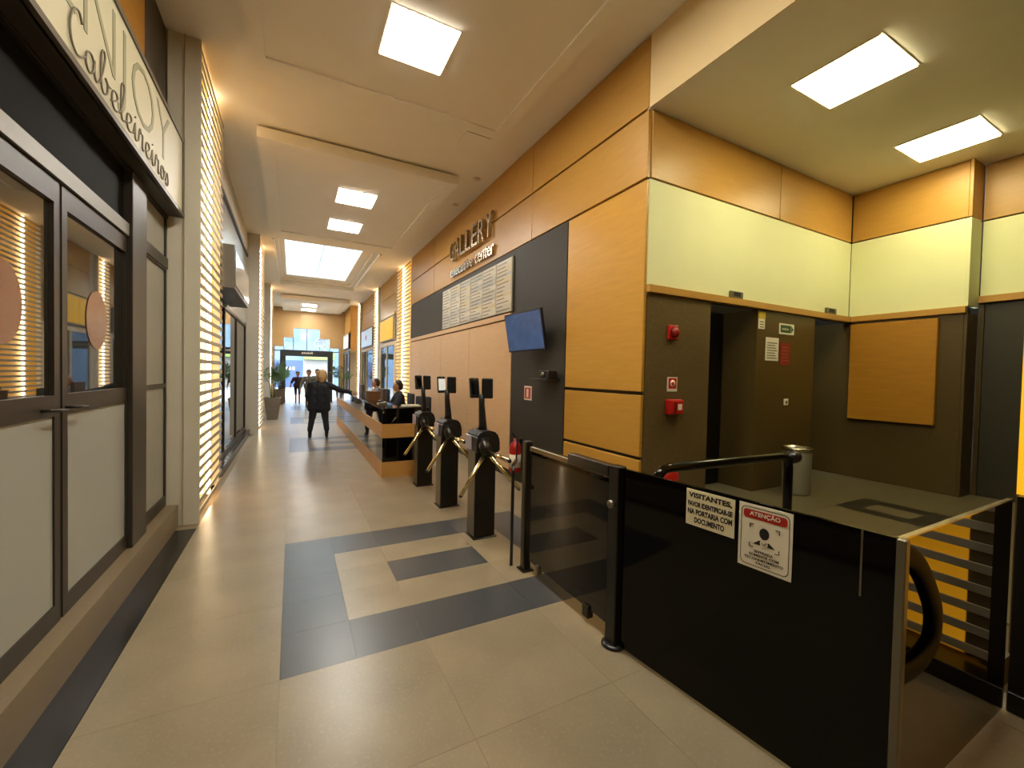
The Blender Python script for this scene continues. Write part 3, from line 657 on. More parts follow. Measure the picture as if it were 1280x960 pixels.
# long barrier from post to corner, then return panel
A = Vector((1.715, 1.83)); B = Vector((1.85, .64)); dirv = (B-A).normalized(); nrm = Vector((-dirv.y, dirv.x)) # nrm points to +x side
if nrm.x > 0: nrm = -nrm
ba = thing('black_barrier', 'long glossy black barrier panel carrying two notices', 'barrier', (1.77, 1.2, 0))
def bar_prism(name, a, b, z0, z1, off0, off1, m, parent):
    p = [a+nrm*off0, b+nrm*off0, b+nrm*off1, a+nrm*off1]
    return prism(name, [(q.x, q.y, z0) for q in p], (0, 0, z1-z0), m, parent)
bar_prism('panel', A, B, .02, 1.065, 0, -.02, mat('barrier_black_glass', '#060504', .06, spec=.22), ba)
bar_prism('edge_strip', A+dirv*1.10, A+dirv*1.106, .82, 1.064, .001, 0, STEELD, ba)
C0 = B
box('end_cap', 1.838, 1.87, .61, .638, 0, 1.068, mat('worn_steel_edge', '#6f6a58', .35, metal=.6), ba, .004)
rp = thing('return_panel', 'mirror black glass return panel at the end of the barrier', 'barrier', (2.45, .66, 0))
box('panel', 1.872, 3.10, .645, .66, .02, 1.045, mat('return_black_glass', '#0b0a08', .03, ior=2.0), rp)
box('top_edge', 1.872, 3.10, .643, .662, 1.045, 1.052, CHROME, rp)
bm = bmesh.new(); bm_tube(bm, [(a, .60, b) for a, b in smooth_pts([(1.872, 1.0), (1.95, .985), (2.05, .92), (2.14, .82), (2.20, .72), (2.19, .62), (2.10, .575), (1.98, .565), (1.872, .575)], 5)], .036, 14)
for v in bm.verts: v.co.y = .632+(v.co.y-.60)*.33
hb = from_bm('curved_handle', bm, mat('matt_black_rubber', '#0a0908', .6, spec=.15), None, True)
tag(hb, 'thick curved black handle on the end of the barrier', 'handle')
# handrail behind the barrier, guarding the steps
hr = thing('handrail', 'black tubular handrail rising behind the barrier by the lobby steps', 'rail', (2.6, 1.78, 0))
tube('tube', [(1.93, 1.80, 0.0), (1.93, 1.80, .93), (1.945, 1.80, 1.0), (2.0, 1.80, 1.045), (2.06, 1.80, 1.05), (3.12, 1.76, 1.05), (3.19, 1.76, 1.045), (3.24, 1.76, 1.01), (3.25, 1.76, .95), (3.25, 1.76, .0)], .03, mat('glossy_black_tube', '#14120c', .15, metal=.6), hr, 14)
lathe('flange', (3.29, 1.76, 1.03), [(.045, 0), (.045, .05), (.03, .055)], BLACKM, hr, 14, 'x')
# notices on the barrier
def on_bar(s, z, off=0.): q = A+dirv*s+nrm*off; return Vector((q.x, q.y, z))
R3 = Vector((dirv.x, dirv.y, 0)); U3 = Vector((0, 0, 1))
PAPER = mat('cream_notice', '#ece4c0', .5); PAPW = mat('white_notice', '#efe9d4', .45)
def sbar(y): return (A.y-y)/(-dirv.y)
s0, s1 = sbar(1.43), sbar(1.19)
n1 = thing('notice', 'rectangular cream notice for visitors on the black barrier', 'sign', on_bar((s0+s1)/2, .87, .003))
bar_prism('plate', A+dirv*s0, A+dirv*s1, .875, 1.052, .004, .001, PAPER, n1)
for i, (tx, h) in enumerate((('VISITANTES,', .030), ('FAVOR IDENTIFICAR-SE', .026), ('NA PORTARIA COM', .028), ('DOCUMENTO', .028))):
    w = (s1-s0)*(.90, .92, .92, .62)[i]; z = 1.008-i*.039
    text('lettering', tx, .05, PRINT, on_bar(s0+(s1-s0-w)/2, z, .0045), R3, U3, n1, .0004, 'LEFT', wid=w, hgt=h, offset=.002)
s0, s1 = sbar(1.17), sbar(.955)
n2 = thing('notice', 'tall white attention notice with red header on the black barrier', 'sign', on_bar((s0+s1)/2, .77, .003))
bar_prism('plate', A+dirv*s0, A+dirv*s1, .775, 1.055, .004, .001, PAPW, n2)
def rrect(sc, zc, hw, hh, r, k=5):
    out = []
    for cxs, czs, a0 in ((1, 1, 0), (-1, 1, 90), (-1, -1, 180), (1, -1, 270)):
        for j in range(k):
            a = math.radians(a0+90*j/(k-1)); out.append((sc+cxs*(hw-r)+r*math.cos(a), zc+czs*(hh-r)+r*math.sin(a)))
    return out
sc_, zc_ = (s0+s1)/2, .915; hw = (s1-s0)/2
bm = bmesh.new(); o1 = rrect(sc_, zc_, hw-.010, .128, .022); o2 = rrect(sc_, zc_, hw-.013, .125, .020)
va = [bm.verts.new(on_bar(s, z, .0048)) for s, z in o1]; vb = [bm.verts.new(on_bar(s, z, .0048)) for s, z in o2]
for i in range(len(va)): bm.faces.new((va[i], va[(i+1)%len(va)], vb[(i+1)%len(va)], vb[i]))
from_bm('border', bm, PRINT, n2)
hd2 = prism('red_header', [on_bar(s, z, .0042) for s, z in rrect(sc_, 1.012, hw-.020, .019, .012)], nrm.to_3d()*.0008, RED, n2)
text('lettering', 'ATENÇÃO', .03, PAPW, on_bar(sc_-.062, 1.002, .0054), R3, U3, hd2, .0003, 'LEFT', wid=.124, hgt=.027, offset=.0008)
ic = []
def disc(s, z, rs, rz, off, n=18): return [on_bar(s+rs*math.cos(2*math.pi*k/n), z+rz*math.sin(2*math.pi*k/n), off) for k in range(n)]
e = nrm.to_3d()*.0006
prism('pictogram_head', disc(sc_, .938, .020, .025, .0042), e, PRINT, n2)
prism('pictogram_shoulders', [on_bar(s, z, .0042) for s, z in ((sc_-.045, .885), (sc_-.02, .905), (sc_, .899), (sc_+.02, .905), (sc_+.045, .885))], e, PRINT, n2)
prism('pictogram_badge', disc(sc_, .895, .016, .016, .0050), e, PAPW, n2)
bm = bmesh.new(); bm_tube(bm, [on_bar(sc_-.009, .897, .0062), on_bar(sc_-.002, .890, .0062), on_bar(sc_+.010, .902, .0062)], .0015, 5); from_bm('tick', bm, PRINT, n2)
for sx in (-1, 1):
    for sz in (-1, 1):
        c = (sc_+sx*.06, .920+sz*.05)
        bm = bmesh.new(); bm_tube(bm, [on_bar(c[0]-sx*.016, c[1], .0052), on_bar(c[0], c[1], .0052), on_bar(c[0], c[1]-sz*.016, .0052)], .0018, 5); from_bm('corner_mark', bm, PRINT, n2)
for i, (tx, w) in enumerate((('ENTRADA', .075), ('SOMENTE COM', .12), ('RECONHECIMENTO', .155), ('FACIAL', .06))):
    text('lettering', tx, .02, PRINT, on_bar(sc_-w/2, .848-i*.0165, .0045), R3, U3, n2, .0003, 'LEFT', wid=w, hgt=.0112, offset=.0005)

# ================================================================ LOBBY WALL ITEMS
YW = 2.99
a = thing('alarm_siren', 'red fire alarm siren high on the granite pier', 'alarm', (3.38, YW-.03, 1.98))
box('base', 3.315, 3.445, YW-.03, YW, 1.985, 2.13, RED, a, .008, 2); lathe('dome', (3.38, YW-.03, 2.06), [(.055, 0), (.05, -.03), (.02, -.05)], mat('red_lens', '#8e1c14', .15), a, 16, 'y')
s = thing('fire_sign', 'square red and white fire point sign on the granite pier', 'sign', (3.41, YW-.008, 1.46))
box('plate', 3.335, 3.475, YW-.006, YW, 1.465, 1.61, REDW, s); box('red_frame', 3.35, 3.46, YW-.009, YW-.006, 1.495, 1.60, RED, s); lathe('ring', (3.405, YW-.009, 1.547), [(.036, 0), (.036, -.002)], REDW, s, 18, 'y'); lathe('dot', (3.405, YW-.0115, 1.547), [(.018, 0), (.018, -.002)], RED, s, 18, 'y')
b = thing('fire_alarm_box', 'red fire alarm call box under the fire point sign', 'alarm', (3.41, YW-.04, 1.23))
box('body', 3.31, 3.51, YW-.07, YW, 1.235, 1.385, RED, b, .015, 2); box('break_glass', 3.42, 3.48, YW-.073, YW-.069, 1.28, 1.34, REDW, b, .002); box('hammer_clip', 3.37, 3.40, YW-.075, YW-.069, 1.25, 1.36, mat('dark_red', '#6e120d', .4), b)
lo = thing('fire_bell', 'round red bell low on the granite pier', 'alarm', (3.40, YW-.04, .5)); lathe('gong', (3.40, YW-.02, .60), [(.10, 0), (.10, -.02), (.07, -.05), (.02, -.06)], RED, lo, 22, 'y'); box('back_box', 3.36, 3.44, YW-.02, YW, .56, .64, BLACKM, lo)
for x0, x1, lb in ((4.25, 4.46, 'small lift floor indicator over the opening beside the fire alarm pier'), (6.22, 6.46, 'small lift floor indicator over the opening next to the end wall')):
    q = thing('floor_indicator', lb, 'indicator', ((x0+x1)/2, YW-.02, 2.505), 'lift indicators'); box('case', x0, x1, YW-.03, YW, 2.505, 2.575, STEELD, q, .004); box('display', x0+.05, x1-.05, YW-.033, YW-.029, 2.518, 2.562, PRINT, q)
q = thing('label_sticker', 'yellow and white label stuck at the top of the dark granite pier', 'sticker', (4.865, YW, 2.2)); box('yellow_part', 4.80, 4.93, YW-.004, YW-.001, 2.32, 2.40, mat('label_yellow', '#c2a32a', .5), q); box('white_part', 4.80, 4.92, YW-.004, YW-.001, 2.20, 2.318, REDW, q); boxes('print', [(4.82, 4.90, YW-.005, YW-.004, 2.215+.03*i, 2.228+.03*i) for i in range(3)], INK, q)
q = thing('exit_sign', 'green and white exit direction sign on the dark granite pier', 'sign', (5.365, YW, 2.16)); box('plate', 5.21, 5.52, YW-.006, YW-.001, 2.165, 2.295, REDW, q); box('green_field', 5.235, 5.45, YW-.008, YW-.006, 2.185, 2.275, mat('safety_green', '#1f4a24', .4), q)
text('lettering', 'SAÍDA', .05, REDW, (5.26, YW-.009, 2.215), (1, 0, 0), (0, 0, 1), q, .0005, 'LEFT', wid=.14, hgt=.03)
prism('running_figure_block', [(5.46, YW-.008, 2.19), (5.505, YW-.008, 2.23), (5.46, YW-.008, 2.27)], (0, .002, 0), mat('safety_green', '#1f4a24'), q)
q = thing('paper_notice', 'white printed paper notice under the exit sign', 'paper', (5.08, YW, 1.83)); box('sheet', 4.95, 5.21, YW-.003, YW-.001, 1.835, 2.11, REDW, q); boxes('print', [(4.98, 5.18-.02*(i % 3), YW-.004, YW-.003, 1.86+.03*i, 1.872+.03*i) for i in range(7)], INK, q)
q = thing('red_notice', 'dark red notice plate under the exit sign', 'sign', (5.35, YW, 1.78)); box('plate', 5.24, 5.46, YW-.004, YW-.001, 1.79, 2.06, mat('dull_red', '#7d2113', .5), q); boxes('print', [(5.28, 5.42, YW-.005, YW-.004, 1.84+.04*i, 1.85+.04*i) for i in range(5)], mat('red_print', '#a05040', .6), q)
q = thing('call_button', 'small lift call button plate on the dark granite pier', 'button', (5.40, YW, 1.29)); box('plate', 5.36, 5.45, YW-.008, YW-.001, 1.295, 1.375, REDW, q, .003); lathe('button', (5.405, YW-.008, 1.335), [(.02, 0), (.018, -.006)], STEELD, q, 14, 'y')
# litter bin
bn = thing('litter_bin', 'cylindrical pale grey litter bin with steel rim in front of the lift pier', 'bin', (5.22, 2.74, LF))
lathe('body', (5.22, 2.74, LF), [(.135, 0), (.14, .02), (.15, .50), (.15, .52)], mat('grey_bin', '#85806a', .45), bn, 28)
bm = bmesh.new(); bm_lathe(bm, (5.22, 2.74, LF+.52), [(.156, -.02), (.158, .0), (.156, .02), (.135, .02), (.13, -.01)], 28); from_bm('rim', bm, CHROME, bn, True)

# ================================================================ RECEPTION COUNTER
rcp = thing('reception_counter', 'long reception counter with wood and black glass bands', 'counter', (1.55, 10.0, 0))
CY0, CY1 = 6.43, 13.6
CW = mat('counter_wood', '#b98b4a', .4, var=.08, scale=3, stretch=(1, 1, 10))
box('carcass', 1.223, 1.5, CY0+.02, CY1, 0, .80, BLACKPL, rcp)
for nm, z0, z1, m_, dx in (('lower_wood_band', .0, .235, CW, 0), ('black_glass_band', .237, .598, BLACKG, .006), ('upper_wood_band', .60, .81, CW, 0)):
    boxes(nm, [(1.20+dx, 1.22, CY0, CY1, z0, z1), (1.22, 1.9, CY0+dx, CY0+.02, z0, z1)], m_, rcp)
boxes('glass_upstand', [(1.21, 1.222, CY0+.01, CY1, .81, 1.03), (1.222, 1.9, CY0+.01, CY0+.022, .81, 1.03)], BLACKG, rcp)
box('counter_top', 1.20, 1.52, CY0, CY1, 1.03, 1.05, BLACKG, rcp, .004)
box('counter_top_end', 1.52, 1.92, CY0, CY0+.34, 1.03, 1.05, BLACKG, rcp, .004)
box('work_top', 1.40, 2.0, CY0+.35, CY1, .74, .76, CW, rcp, .003)
# things on the counter
MONM = mat('monitor_back', '#4a3c30', .45)
def monitor(x, y, z, label):
    t = thing('computer_monitor', label, 'monitor', (x, y, z))
    box('stand', x-.09, x+.09, y-.1, y+.1, z, z+.015, BLACKPL, t, .003); box('neck', x-.015, x+.015, y-.03, y+.03, z+.015, z+.16, BLACKPL, t)
    c = box('case', x-.03, x+.03, y-.26, y+.26, z+.14, z+.5, MONM, t, .012, 2); box('screen', x+.0305, x+.032, y-.245, y+.245, z+.155, z+.485, SCRN, c)
monitor(1.62, 8.75, .76, 'brown backed computer monitor standing on the reception work top')
monitor(1.62, 11.6, .76, 'computer monitor further along the reception work top towards the skylight')
pp = thing('paper_tray', 'stack of white papers in a tray on the counter end', 'paper', (1.66, 6.6, 1.05)); box('tray', 1.52, 1.82, 6.50, 6.72, 1.05, 1.062, BLACKPL, pp, .003); box('papers', 1.54, 1.80, 6.515, 6.705, 1.062, 1.085, REDW, pp)
ph = thing('desk_phone', 'small grey desk phone on the counter top', 'phone', (1.35, 7.3, 1.05)); prism('body', [(1.28, 7.2, 1.05), (1.42, 7.2, 1.05), (1.42, 7.2, 1.09), (1.28, 7.2, 1.065)], (0, .2, 0), STEELD, ph); bm = bmesh.new(); bm_box(bm, 1.30, 1.345, 7.2, 7.4, 1.09, 1.12, .012, 2); from_bm('handset', bm, BLACKPL, ph)
bx = thing('document_box', 'brown cardboard box on the counter top near the middle turnstile', 'box', (1.36, 8.2, 1.05)); box('carton', 1.25, 1.47, 8.05, 8.35, 1.05, 1.22, mat('cardboard', '#6b4a2c', .8), bx, .003); box('lid_flap', 1.245, 1.475, 8.045, 8.355, 1.22, 1.232, mat('cardboard', '#6b4a2c'), bx)
# office chair
def office_chair(x, y, label, ang):
    t = thing('office_chair', label, 'chair', (x, y, 0)); Rm = Matrix.Translation((x, y, 0))@Matrix.Rotation(ang, 4, 'Z')
    def put(name, fn, m, sm=False):
        bm = bmesh.new(); fn(bm); bmesh.ops.transform(bm, matrix=Rm, verts=bm.verts); return from_bm(name, bm, m, t, sm)
    FAB = mat('charcoal_fabric', '#25272c', .8)
    put('seat', lambda b: bm_box(b, -.24, .24, -.24, .24, .46, .54, .03, 3), FAB, True)
    put('backrest', lambda b: bm_box(b, -.25, .25, -.30, -.23, .62, 1.10, .03, 3), FAB, True)
    put('gas_column', lambda b: bm_lathe(b, (0, 0, .1), [(.03, 0), (.025, .36)], 12), STEELD)
    for k in range(5):
        a = 2*math.pi*k/5
        put('base_leg', lambda b: bm_tube(b, [(0, 0, .11), (.28*math.cos(a), .28*math.sin(a), .07)], [.025, .018], 8), BLACKPL)
        put('castor', lambda b: bm_lathe(b, (.29*math.cos(a), .29*math.sin(a)-.015, .03), [(.03, 0), (.03, .03)], 12, 'y'), BLACKPL)
    put('back_support', lambda b: bm_tube(b, [(0, -.1, .46), (0, -.26, .48), (0, -.29, .7)], .02, 8), BLACKPL)
    for s in (-1, 1): put('armrest', lambda b: bm_tube(b, [(s*.25, 0, .5), (s*.28, .0, .68), (s*.28, -.12, .70), (s*.28, .14, .70)], .018, 8), BLACKPL)
    return t
office_chair(2.2, 8.55, 'empty charcoal office chair behind the counter', math.radians(110))
office_chair(2.25, 9.95, 'charcoal office chair under the seated receptionist', math.radians(90))

# ================================================================ PEOPLE
def hull_caps(bm, p, r, q, s):
    t = bmesh.new()
    for c, rad in ((p, r), (q, s)):
        bmesh.ops.create_icosphere(t, subdivisions=2, radius=rad, matrix=Matrix.Translation(c))
    h = bmesh.ops.convex_hull(t, input=t.verts)
    bmesh.ops.delete(t, geom=[v for v in t.verts if not v.link_faces], context='VERTS')
    me = bpy.data.meshes.new('tmp'); t.to_mesh(me); t.free(); bm.from_mesh(me); bpy.data.meshes.remove(me)
def blob(name, caps, M4, parent, voxel, mats, smooth_it=3):
    """tapered capsules (p, r, q, s, material index, optional y-squash) fused into ONE continuous skin"""
    bm = bmesh.new(); C = []
    for c in caps:
        hull_caps(bm, Vector(c[0]), c[1], Vector(c[2]), c[3]); C.append(c)
    me = bpy.data.meshes.new('tmp'); bm.to_mesh(me); bm.free()
    o = bpy.data.objects.new('tmp', me); COL.objects.link(o)
    md = o.modifiers.new('r', 'REMESH'); md.mode = 'VOXEL'; md.voxel_size = voxel
    ms = o.modifiers.new('s', 'SMOOTH'); ms.iterations = smooth_it; ms.factor = .5
    dg = bpy.context.evaluated_depsgraph_get(); out = bpy.data.meshes.new_from_object(o.evaluated_get(dg))
    bpy.data.objects.remove(o); bpy.data.meshes.remove(me)
    n = len(out.polygons); ctr = np.empty(n*3); out.polygons.foreach_get('center', ctr); ctr = ctr.reshape(-1, 3)
    best = np.full(n, 1e9); idx = np.zeros(n, int)
    for c in C:
        p, q = np.array(c[0]), np.array(c[2]); d = q-p; L2 = max(d@d, 1e-9)
        t = np.clip((ctr-p)@d/L2, 0, 1); dist = np.linalg.norm(ctr-(p+t[:, None]*d), axis=1)-(c[1]+(c[3]-c[1])*t)
        m = dist < best; best[m] = dist[m]; idx[m] = c[4]
    out.materials.clear()
    for m in mats: out.materials.append(m)
    out.polygons.foreach_set('material_index', idx.astype(np.int32)); out.shade_smooth()
    out.transform(M4)
    return finish(name, out, None, parent)
def hand(wr, d, side, up, mi, L=.17):
    """palm and five fingers from wrist point wr along direction d; side = thumb direction"""
    wr, d, side, up = Vector(wr), Vector(d).normalized(), Vector(side).normalized(), Vector(up).normalized()
    k = []; pal = wr+d*.085
    for o in (-.022, 0, .022): k.append((wr+side*o*.6, .016, pal+side*o*1.3, .014, mi))
    for o, ln in ((.033, .068), (.012, .08), (-.011, .074), (-.032, .058)):
        b = pal+side*o; m1 = b+d*ln*.5-up*.004; m2 = m1+d*ln*.5-up*.018
        k.append((b, .0095, m1, .009, mi)); k.append((m1, .009, m2, .008, mi))
    t0 = wr+d*.03+side*.02; t1 = t0+side*.035+d*.03-up*.006; t2 = t1+d*.032-up*.01
    k += [(t0, .013, t1, .0105, mi), (t1, .0105, t2, .009, mi)]
    return [(tuple(a), r, tuple(b), s, m) for a, r, b, s, m in k]
def head_caps(c, face, mi, k=1.):
    c, f = Vector(c), Vector(face).normalized(); s = f.cross(Vector((0, 0, 1))).normalized(); u = Vector((0, 0, 1))
    q = [(c+u*.03*k, .088*k, c-u*.03*k+f*.012, .075*k, mi), (c-u*.05*k+f*.03*k, .06*k, c-u*.075*k+f*.055*k, .034*k, mi),
         (c+f*.085*k-u*.005, .013*k, c+f*.103*k-u*.03*k, .014*k, mi)]
    for e in (-1, 1): q.append((c+s*e*.084*k+u*.012, .014*k, c+s*e*.086*k-u*.025*k, .012*k, mi))
    return [(tuple(a), r, tuple(b), t, m) for a, r, b, t, m in q]
def face_bits(c, face, parent, M4, k=1.):
    c, f = Vector(c), Vector(face).normalized(); s = f.cross(Vector((0, 0, 1))).normalized(); u = Vector((0, 0, 1))
    for e in (-1, 1):
        bm = bmesh.new(); bmesh.ops.create_icosphere(bm, subdivisions=2, radius=.011*k, matrix=Matrix.Translation(M4@(c+f*.083*k+s*e*.032*k+u*.006)))
        from_bm('eye', bm, mat('eye_dark', '#1a120c', .2), parent, True)
    bm = bmesh.new(); bm_tube(bm, [M4@(c+f*.083*k-u*.062*k+s*.024*k), M4@(c+f*.093*k-u*.063*k), M4@(c+f*.083*k-u*.062*k-s*.024*k)], .006*k, 6)
    from_bm('mouth', bm, mat('lip', '#7a3a30', .5), parent, True)
def person(label, loc, rot, skin_caps, cloth, hair, head=None, face=None, voxel=.009, scale=1., mats=None, show_face=True):
    t = thing('person', label, 'person', loc)
    M4 = Matrix.Translation(loc)@Matrix.Rotation(rot, 4, 'Z')@Matrix.Scale(scale, 4)
    blob('body', skin_caps, M4, t, voxel, mats)
    for nm, caps, m in cloth: blob(nm, caps, M4, t, voxel*1.1, [m], 4)
    if hair: blob('hair', hair[0], M4, t, voxel, [hair[1]], 2)
    if head and show_face: face_bits(head, face, t, M4)
    return t
NAVY = mat('navy_wool_coat', '#14171f', .85, var=.1); TROU = mat('dark_trousers', '#1b1d24', .85); BOOT = mat('black_boot', '#0d0d0f', .5)
BLOND = mat('blond_hair', '#a5875a', .6, var=.25, scale=40); DHAIR = mat('dark_hair', '#1d1612', .6, var=.2, scale=40); GREYC = mat('grey_knit', '#6f7078', .9); OLIVE = mat('olive_jacket', '#55584f', .85); PLUM = mat('plum_shirt', '#3a2a3a', .85); SHORT = mat('dark_shorts', '#26262e', .85)
# woman in a dark coat, seen from behind, resting her right hand on the counter (local: faces +y)
def legs(fx0, fx1, mi_t, mi_b, hip=.88, foot=.0, fy=(0, 0)):
    k = []
    for s, fx, yy in ((-1, fx0, fy[0]), (1, fx1, fy[1])):
        kn = (s*.10*.5+fx*.5, yy*.5+.01, .48); an = (fx, yy-.01, .09)
        k += [((s*.09, 0, hip), .095, kn, .062, mi_t), (kn, .062, (fx, yy-.015, .20), .048, mi_t), ((fx, yy-.015, .24), .05, an, .043, mi_b), (an, .042, (fx, yy+.0, .042), .04, mi_b), ((fx, yy-.03, .04), .038, (fx+s*.015, yy+.15, .032), .03, mi_b)]
    return k
head = (.06, .03, 1.48)
wsk = [(a, r*1.18 if m == 1 else r, b, t*1.3 if m == 1 else t, m) for a, r, b, t, m in legs(-.19, .17, 1, 2)]+head_caps(head, (.25, 1, -.1), 0)+[((.0, 0, .92), .13, (.0, 0, 1.2), .14, 3), ((-.13, 0, 1.27), .08, (.13, 0, 1.27), .08, 3), ((.02, .0, 1.3), .055, (.05, .02, 1.42), .05, 0),
     ((.2, 0, 1.27), .065, (.48, -.02, 1.12), .052, 3), ((.48, -.02, 1.12), .05, (.70, -.06, 1.085), .036, 3), ((-.2, 0, 1.26), .065, (-.24, .04, 1.02), .052, 3), ((-.24, .04, 1.02), .05, (-.2, .16, .88), .036, 3)]
wsk += hand((.70, -.06, 1.085), (1, -.1, -.05), (0, 1, 0), (0, 0, 1), 0)+hand((-.2, .16, .88), (.1, .6, -.6), (1, .2, 0), (0, .6, .6), 0)
coat = [((-.12, 0, 1.25), .10, (.12, 0, 1.25), .10, 0), ((-.11, -.01, 1.05), .115, (.11, -.01, 1.05), .115, 0), ((-.15, 0, .70), .10, (.15, 0, .70), .10, 0), ((-.13, 0, .85), .115, (.13, 0, .85), .115, 0), ((-.11, -.01, 1.2), .11, (-.16, 0, .70), .10, 0), ((.11, -.01, 1.2), .11, (.16, 0, .70), .10, 0), ((0, -.02, 1.2), .12, (0, -.01, .70), .115, 0),
        ((.16, 0, 1.27), .075, (.48, -.02, 1.125), .064, 0), ((.48, -.02, 1.125), .064, (.66, -.055, 1.09), .05, 0), ((-.16, 0, 1.26), .075, (-.25, .02, 1.0), .066, 0), ((-.25, .02, 1.0), .064, (-.22, .12, .88), .05, 0), ((.0, 0, 1.30), .075, (.03, .01, 1.37), .06, 0)]
whair = ([((.055, .01, 1.515), .118, (.05, -.01, 1.44), .115, 0), ((.05, -.02, 1.46), .10, (.045, -.035, 1.37), .075, 0), ((.0, .01, 1.47), .07, (-.01, .0, 1.38), .05, 0), ((.11, .01, 1.47), .07, (.12, .0, 1.38), .05, 0)], BLOND)
person('person in a long dark coat with blond hair leaning one hand on the counter', (.57, 10.9, 0), 0, wsk, [('coat', coat, NAVY)], whair, head, (.25, 1, -.1), mats=[SKIN, TROU, BOOT, NAVY], voxel=.0085)
# seated receptionists (local: faces +y, seat at .52)
def seated(label, loc, rot, top, hairm, face=(0, 1, -.12), k=1.):
    hd_ = (0, .06, 1.27)
    sk_ = head_caps(hd_, face, 0)+[((0, 0, .62), .14, (0, .0, .80), .13, 1), ((0, 0, .8), .13, (0, .02, 1.0), .13, 1), ((-.12, .02, 1.04), .08, (.12, .02, 1.04), .08, 1), ((0, .02, 1.08), .055, (0, .05, 1.2), .05, 0)]
    for s in (-1, 1):
        sk_ += [((s*.2, .02, 1.03), .068, (s*.25, .12, .84), .055, 1), ((s*.25, .12, .84), .052, (s*.14, .36, .83), .036, 1)]
        sk_ += hand((s*.14, .36, .83), (-s*.2, 1, -.05), (-s, .1, 0), (0, 0, 1), 0)
        sk_ += [((s*.09, .02, .62), .09, (s*.11, .44, .58), .068, 2), ((s*.11, .44, .58), .066, (s*.11, .46, .12), .045, 2), ((s*.11, .44, .05), .042, (s*.11, .58, .04), .032, 3)]
    jk = [((-.1, .01, .78), .135, (.1, .01, .78), .135, 0), ((-.1, .01, .78), .135, (-.1, .02, 1.02), .11, 0), ((.1, .01, .78), .135, (.1, .02, 1.02), .11, 0), ((0, .02, 1.02), .12, (0, .02, 1.1), .075, 0)]
    for s in (-1, 1): jk += [((s*.18, .02, 1.04), .085, (s*.25, .12, .845), .07, 0), ((s*.25, .12, .845), .068, (s*.16, .32, .835), .05, 0)]
    hr_ = ([((0, .03, 1.315), .10, (0, .01, 1.27), .095, 0), ((0, -.0, 1.28), .085, (0, -.01, 1.22), .06, 0)], hairm)
    return person(label, loc, rot, sk_, [('jacket', jk, top)], hr_, hd_, face, mats=[SKIN, top, TROU, BOOT])
seated('person in a dark jacket seated at the reception desk', (2.25, 9.95, 0), math.radians(90), NAVY, DHAIR)
seated('person in a grey top seated further along the reception desk', (2.2, 12.6, 0), math.radians(90), GREYC, DHAIR)
office_chair(2.22, 12.6, 'charcoal office chair under the person in the grey top', math.radians(90))
# walkers near the exit
def walker(label, loc, rot, top, bot, hairm, scale, bare_legs, stride=.16, long_sleeve=False):
    hd_ = (0, .03, 1.53)
    lm = 0 if bare_legs else 2
    sk_ = head_caps(hd_, (0, 1, 0), 0)+[((0, 0, .92), .125, (0, 0, 1.2), .13, 1), ((-.13, 0, 1.30), .075, (.13, 0, 1.30), .075, 1), ((0, 0, 1.34), .055, (0, .02, 1.46), .05, 0)]
    for s, st in ((-1, stride), (1, -stride)):
        kn = (s*.085, st*.5+.03, .49); an = (s*.08, st, .09)
        sk_ += [((s*.09, 0, .9), .095, kn, .06, 2 if not bare_legs else 2), (kn, .058, an, .04, lm), (an, .04, (s*.08, st, .045), .038, 3), ((s*.08, st-.02, .038), .036, (s*.085, st+.14, .03), .028, 3)]
        el = (s*.29, -st*.4, 1.05); wr = (s*.33, -st*.9+.06, .84)
        sk_ += [((s*.19, 0, 1.30), .06, el, .046, 1), (el, .042, wr, .03, 1 if long_sleeve else 0)]+hand(wr, (.05*s, .2, -1), (-s*.2, 1, 0), (s, 0, 0), 0)
    tp = [((-.09, 0, 1.25), .12, (.09, 0, 1.25), .12, 0), ((-.07, 0, .95), .14, (.07, 0, .95), .14, 0), ((0, 0, .95), .15, (0, 0, 1.25), .14, 0)]
    for s, st in ((-1, stride), (1, -stride)):
        tp.append(((s*.17, 0, 1.30), .08, (s*.27, -st*.35, 1.10), .066, 0))
        if long_sleeve: tp.append(((s*.27, -st*.35, 1.10), .066, (s*.325, -st*.8+.05, .88), .046, 0))
    cl_ = [('shirt', tp, top)]
    hr_ = ([((0, .01, 1.585), .10, (0, -.005, 1.53), .095, 0), ((0, -.02, 1.54), .085, (0, -.03, 1.46), .06, 0)], hairm)
    return person(label, loc, rot, sk_, cl_, hr_, hd_, (0, 1, 0), mats=[SKIN, top, bot, BOOT], scale=scale, voxel=.010)
walker('person in a plum shirt and shorts walking in from the exit', (.23, 22.4, 0), math.pi, PLUM, SHORT, DHAIR, .92, True)
walker('person in an olive jacket and light trousers walking beside the counter', (.62, 19.6, 0), math.pi, OLIVE, mat('khaki_trousers', '#6d6654', .85), DHAIR, .97, False, .14, True)
walker('person in a grey jacket half hidden by the person in the long coat', (.98, 20.3, 0), math.pi, GREYC, TROU, DHAIR, .99, False, -.12, True)

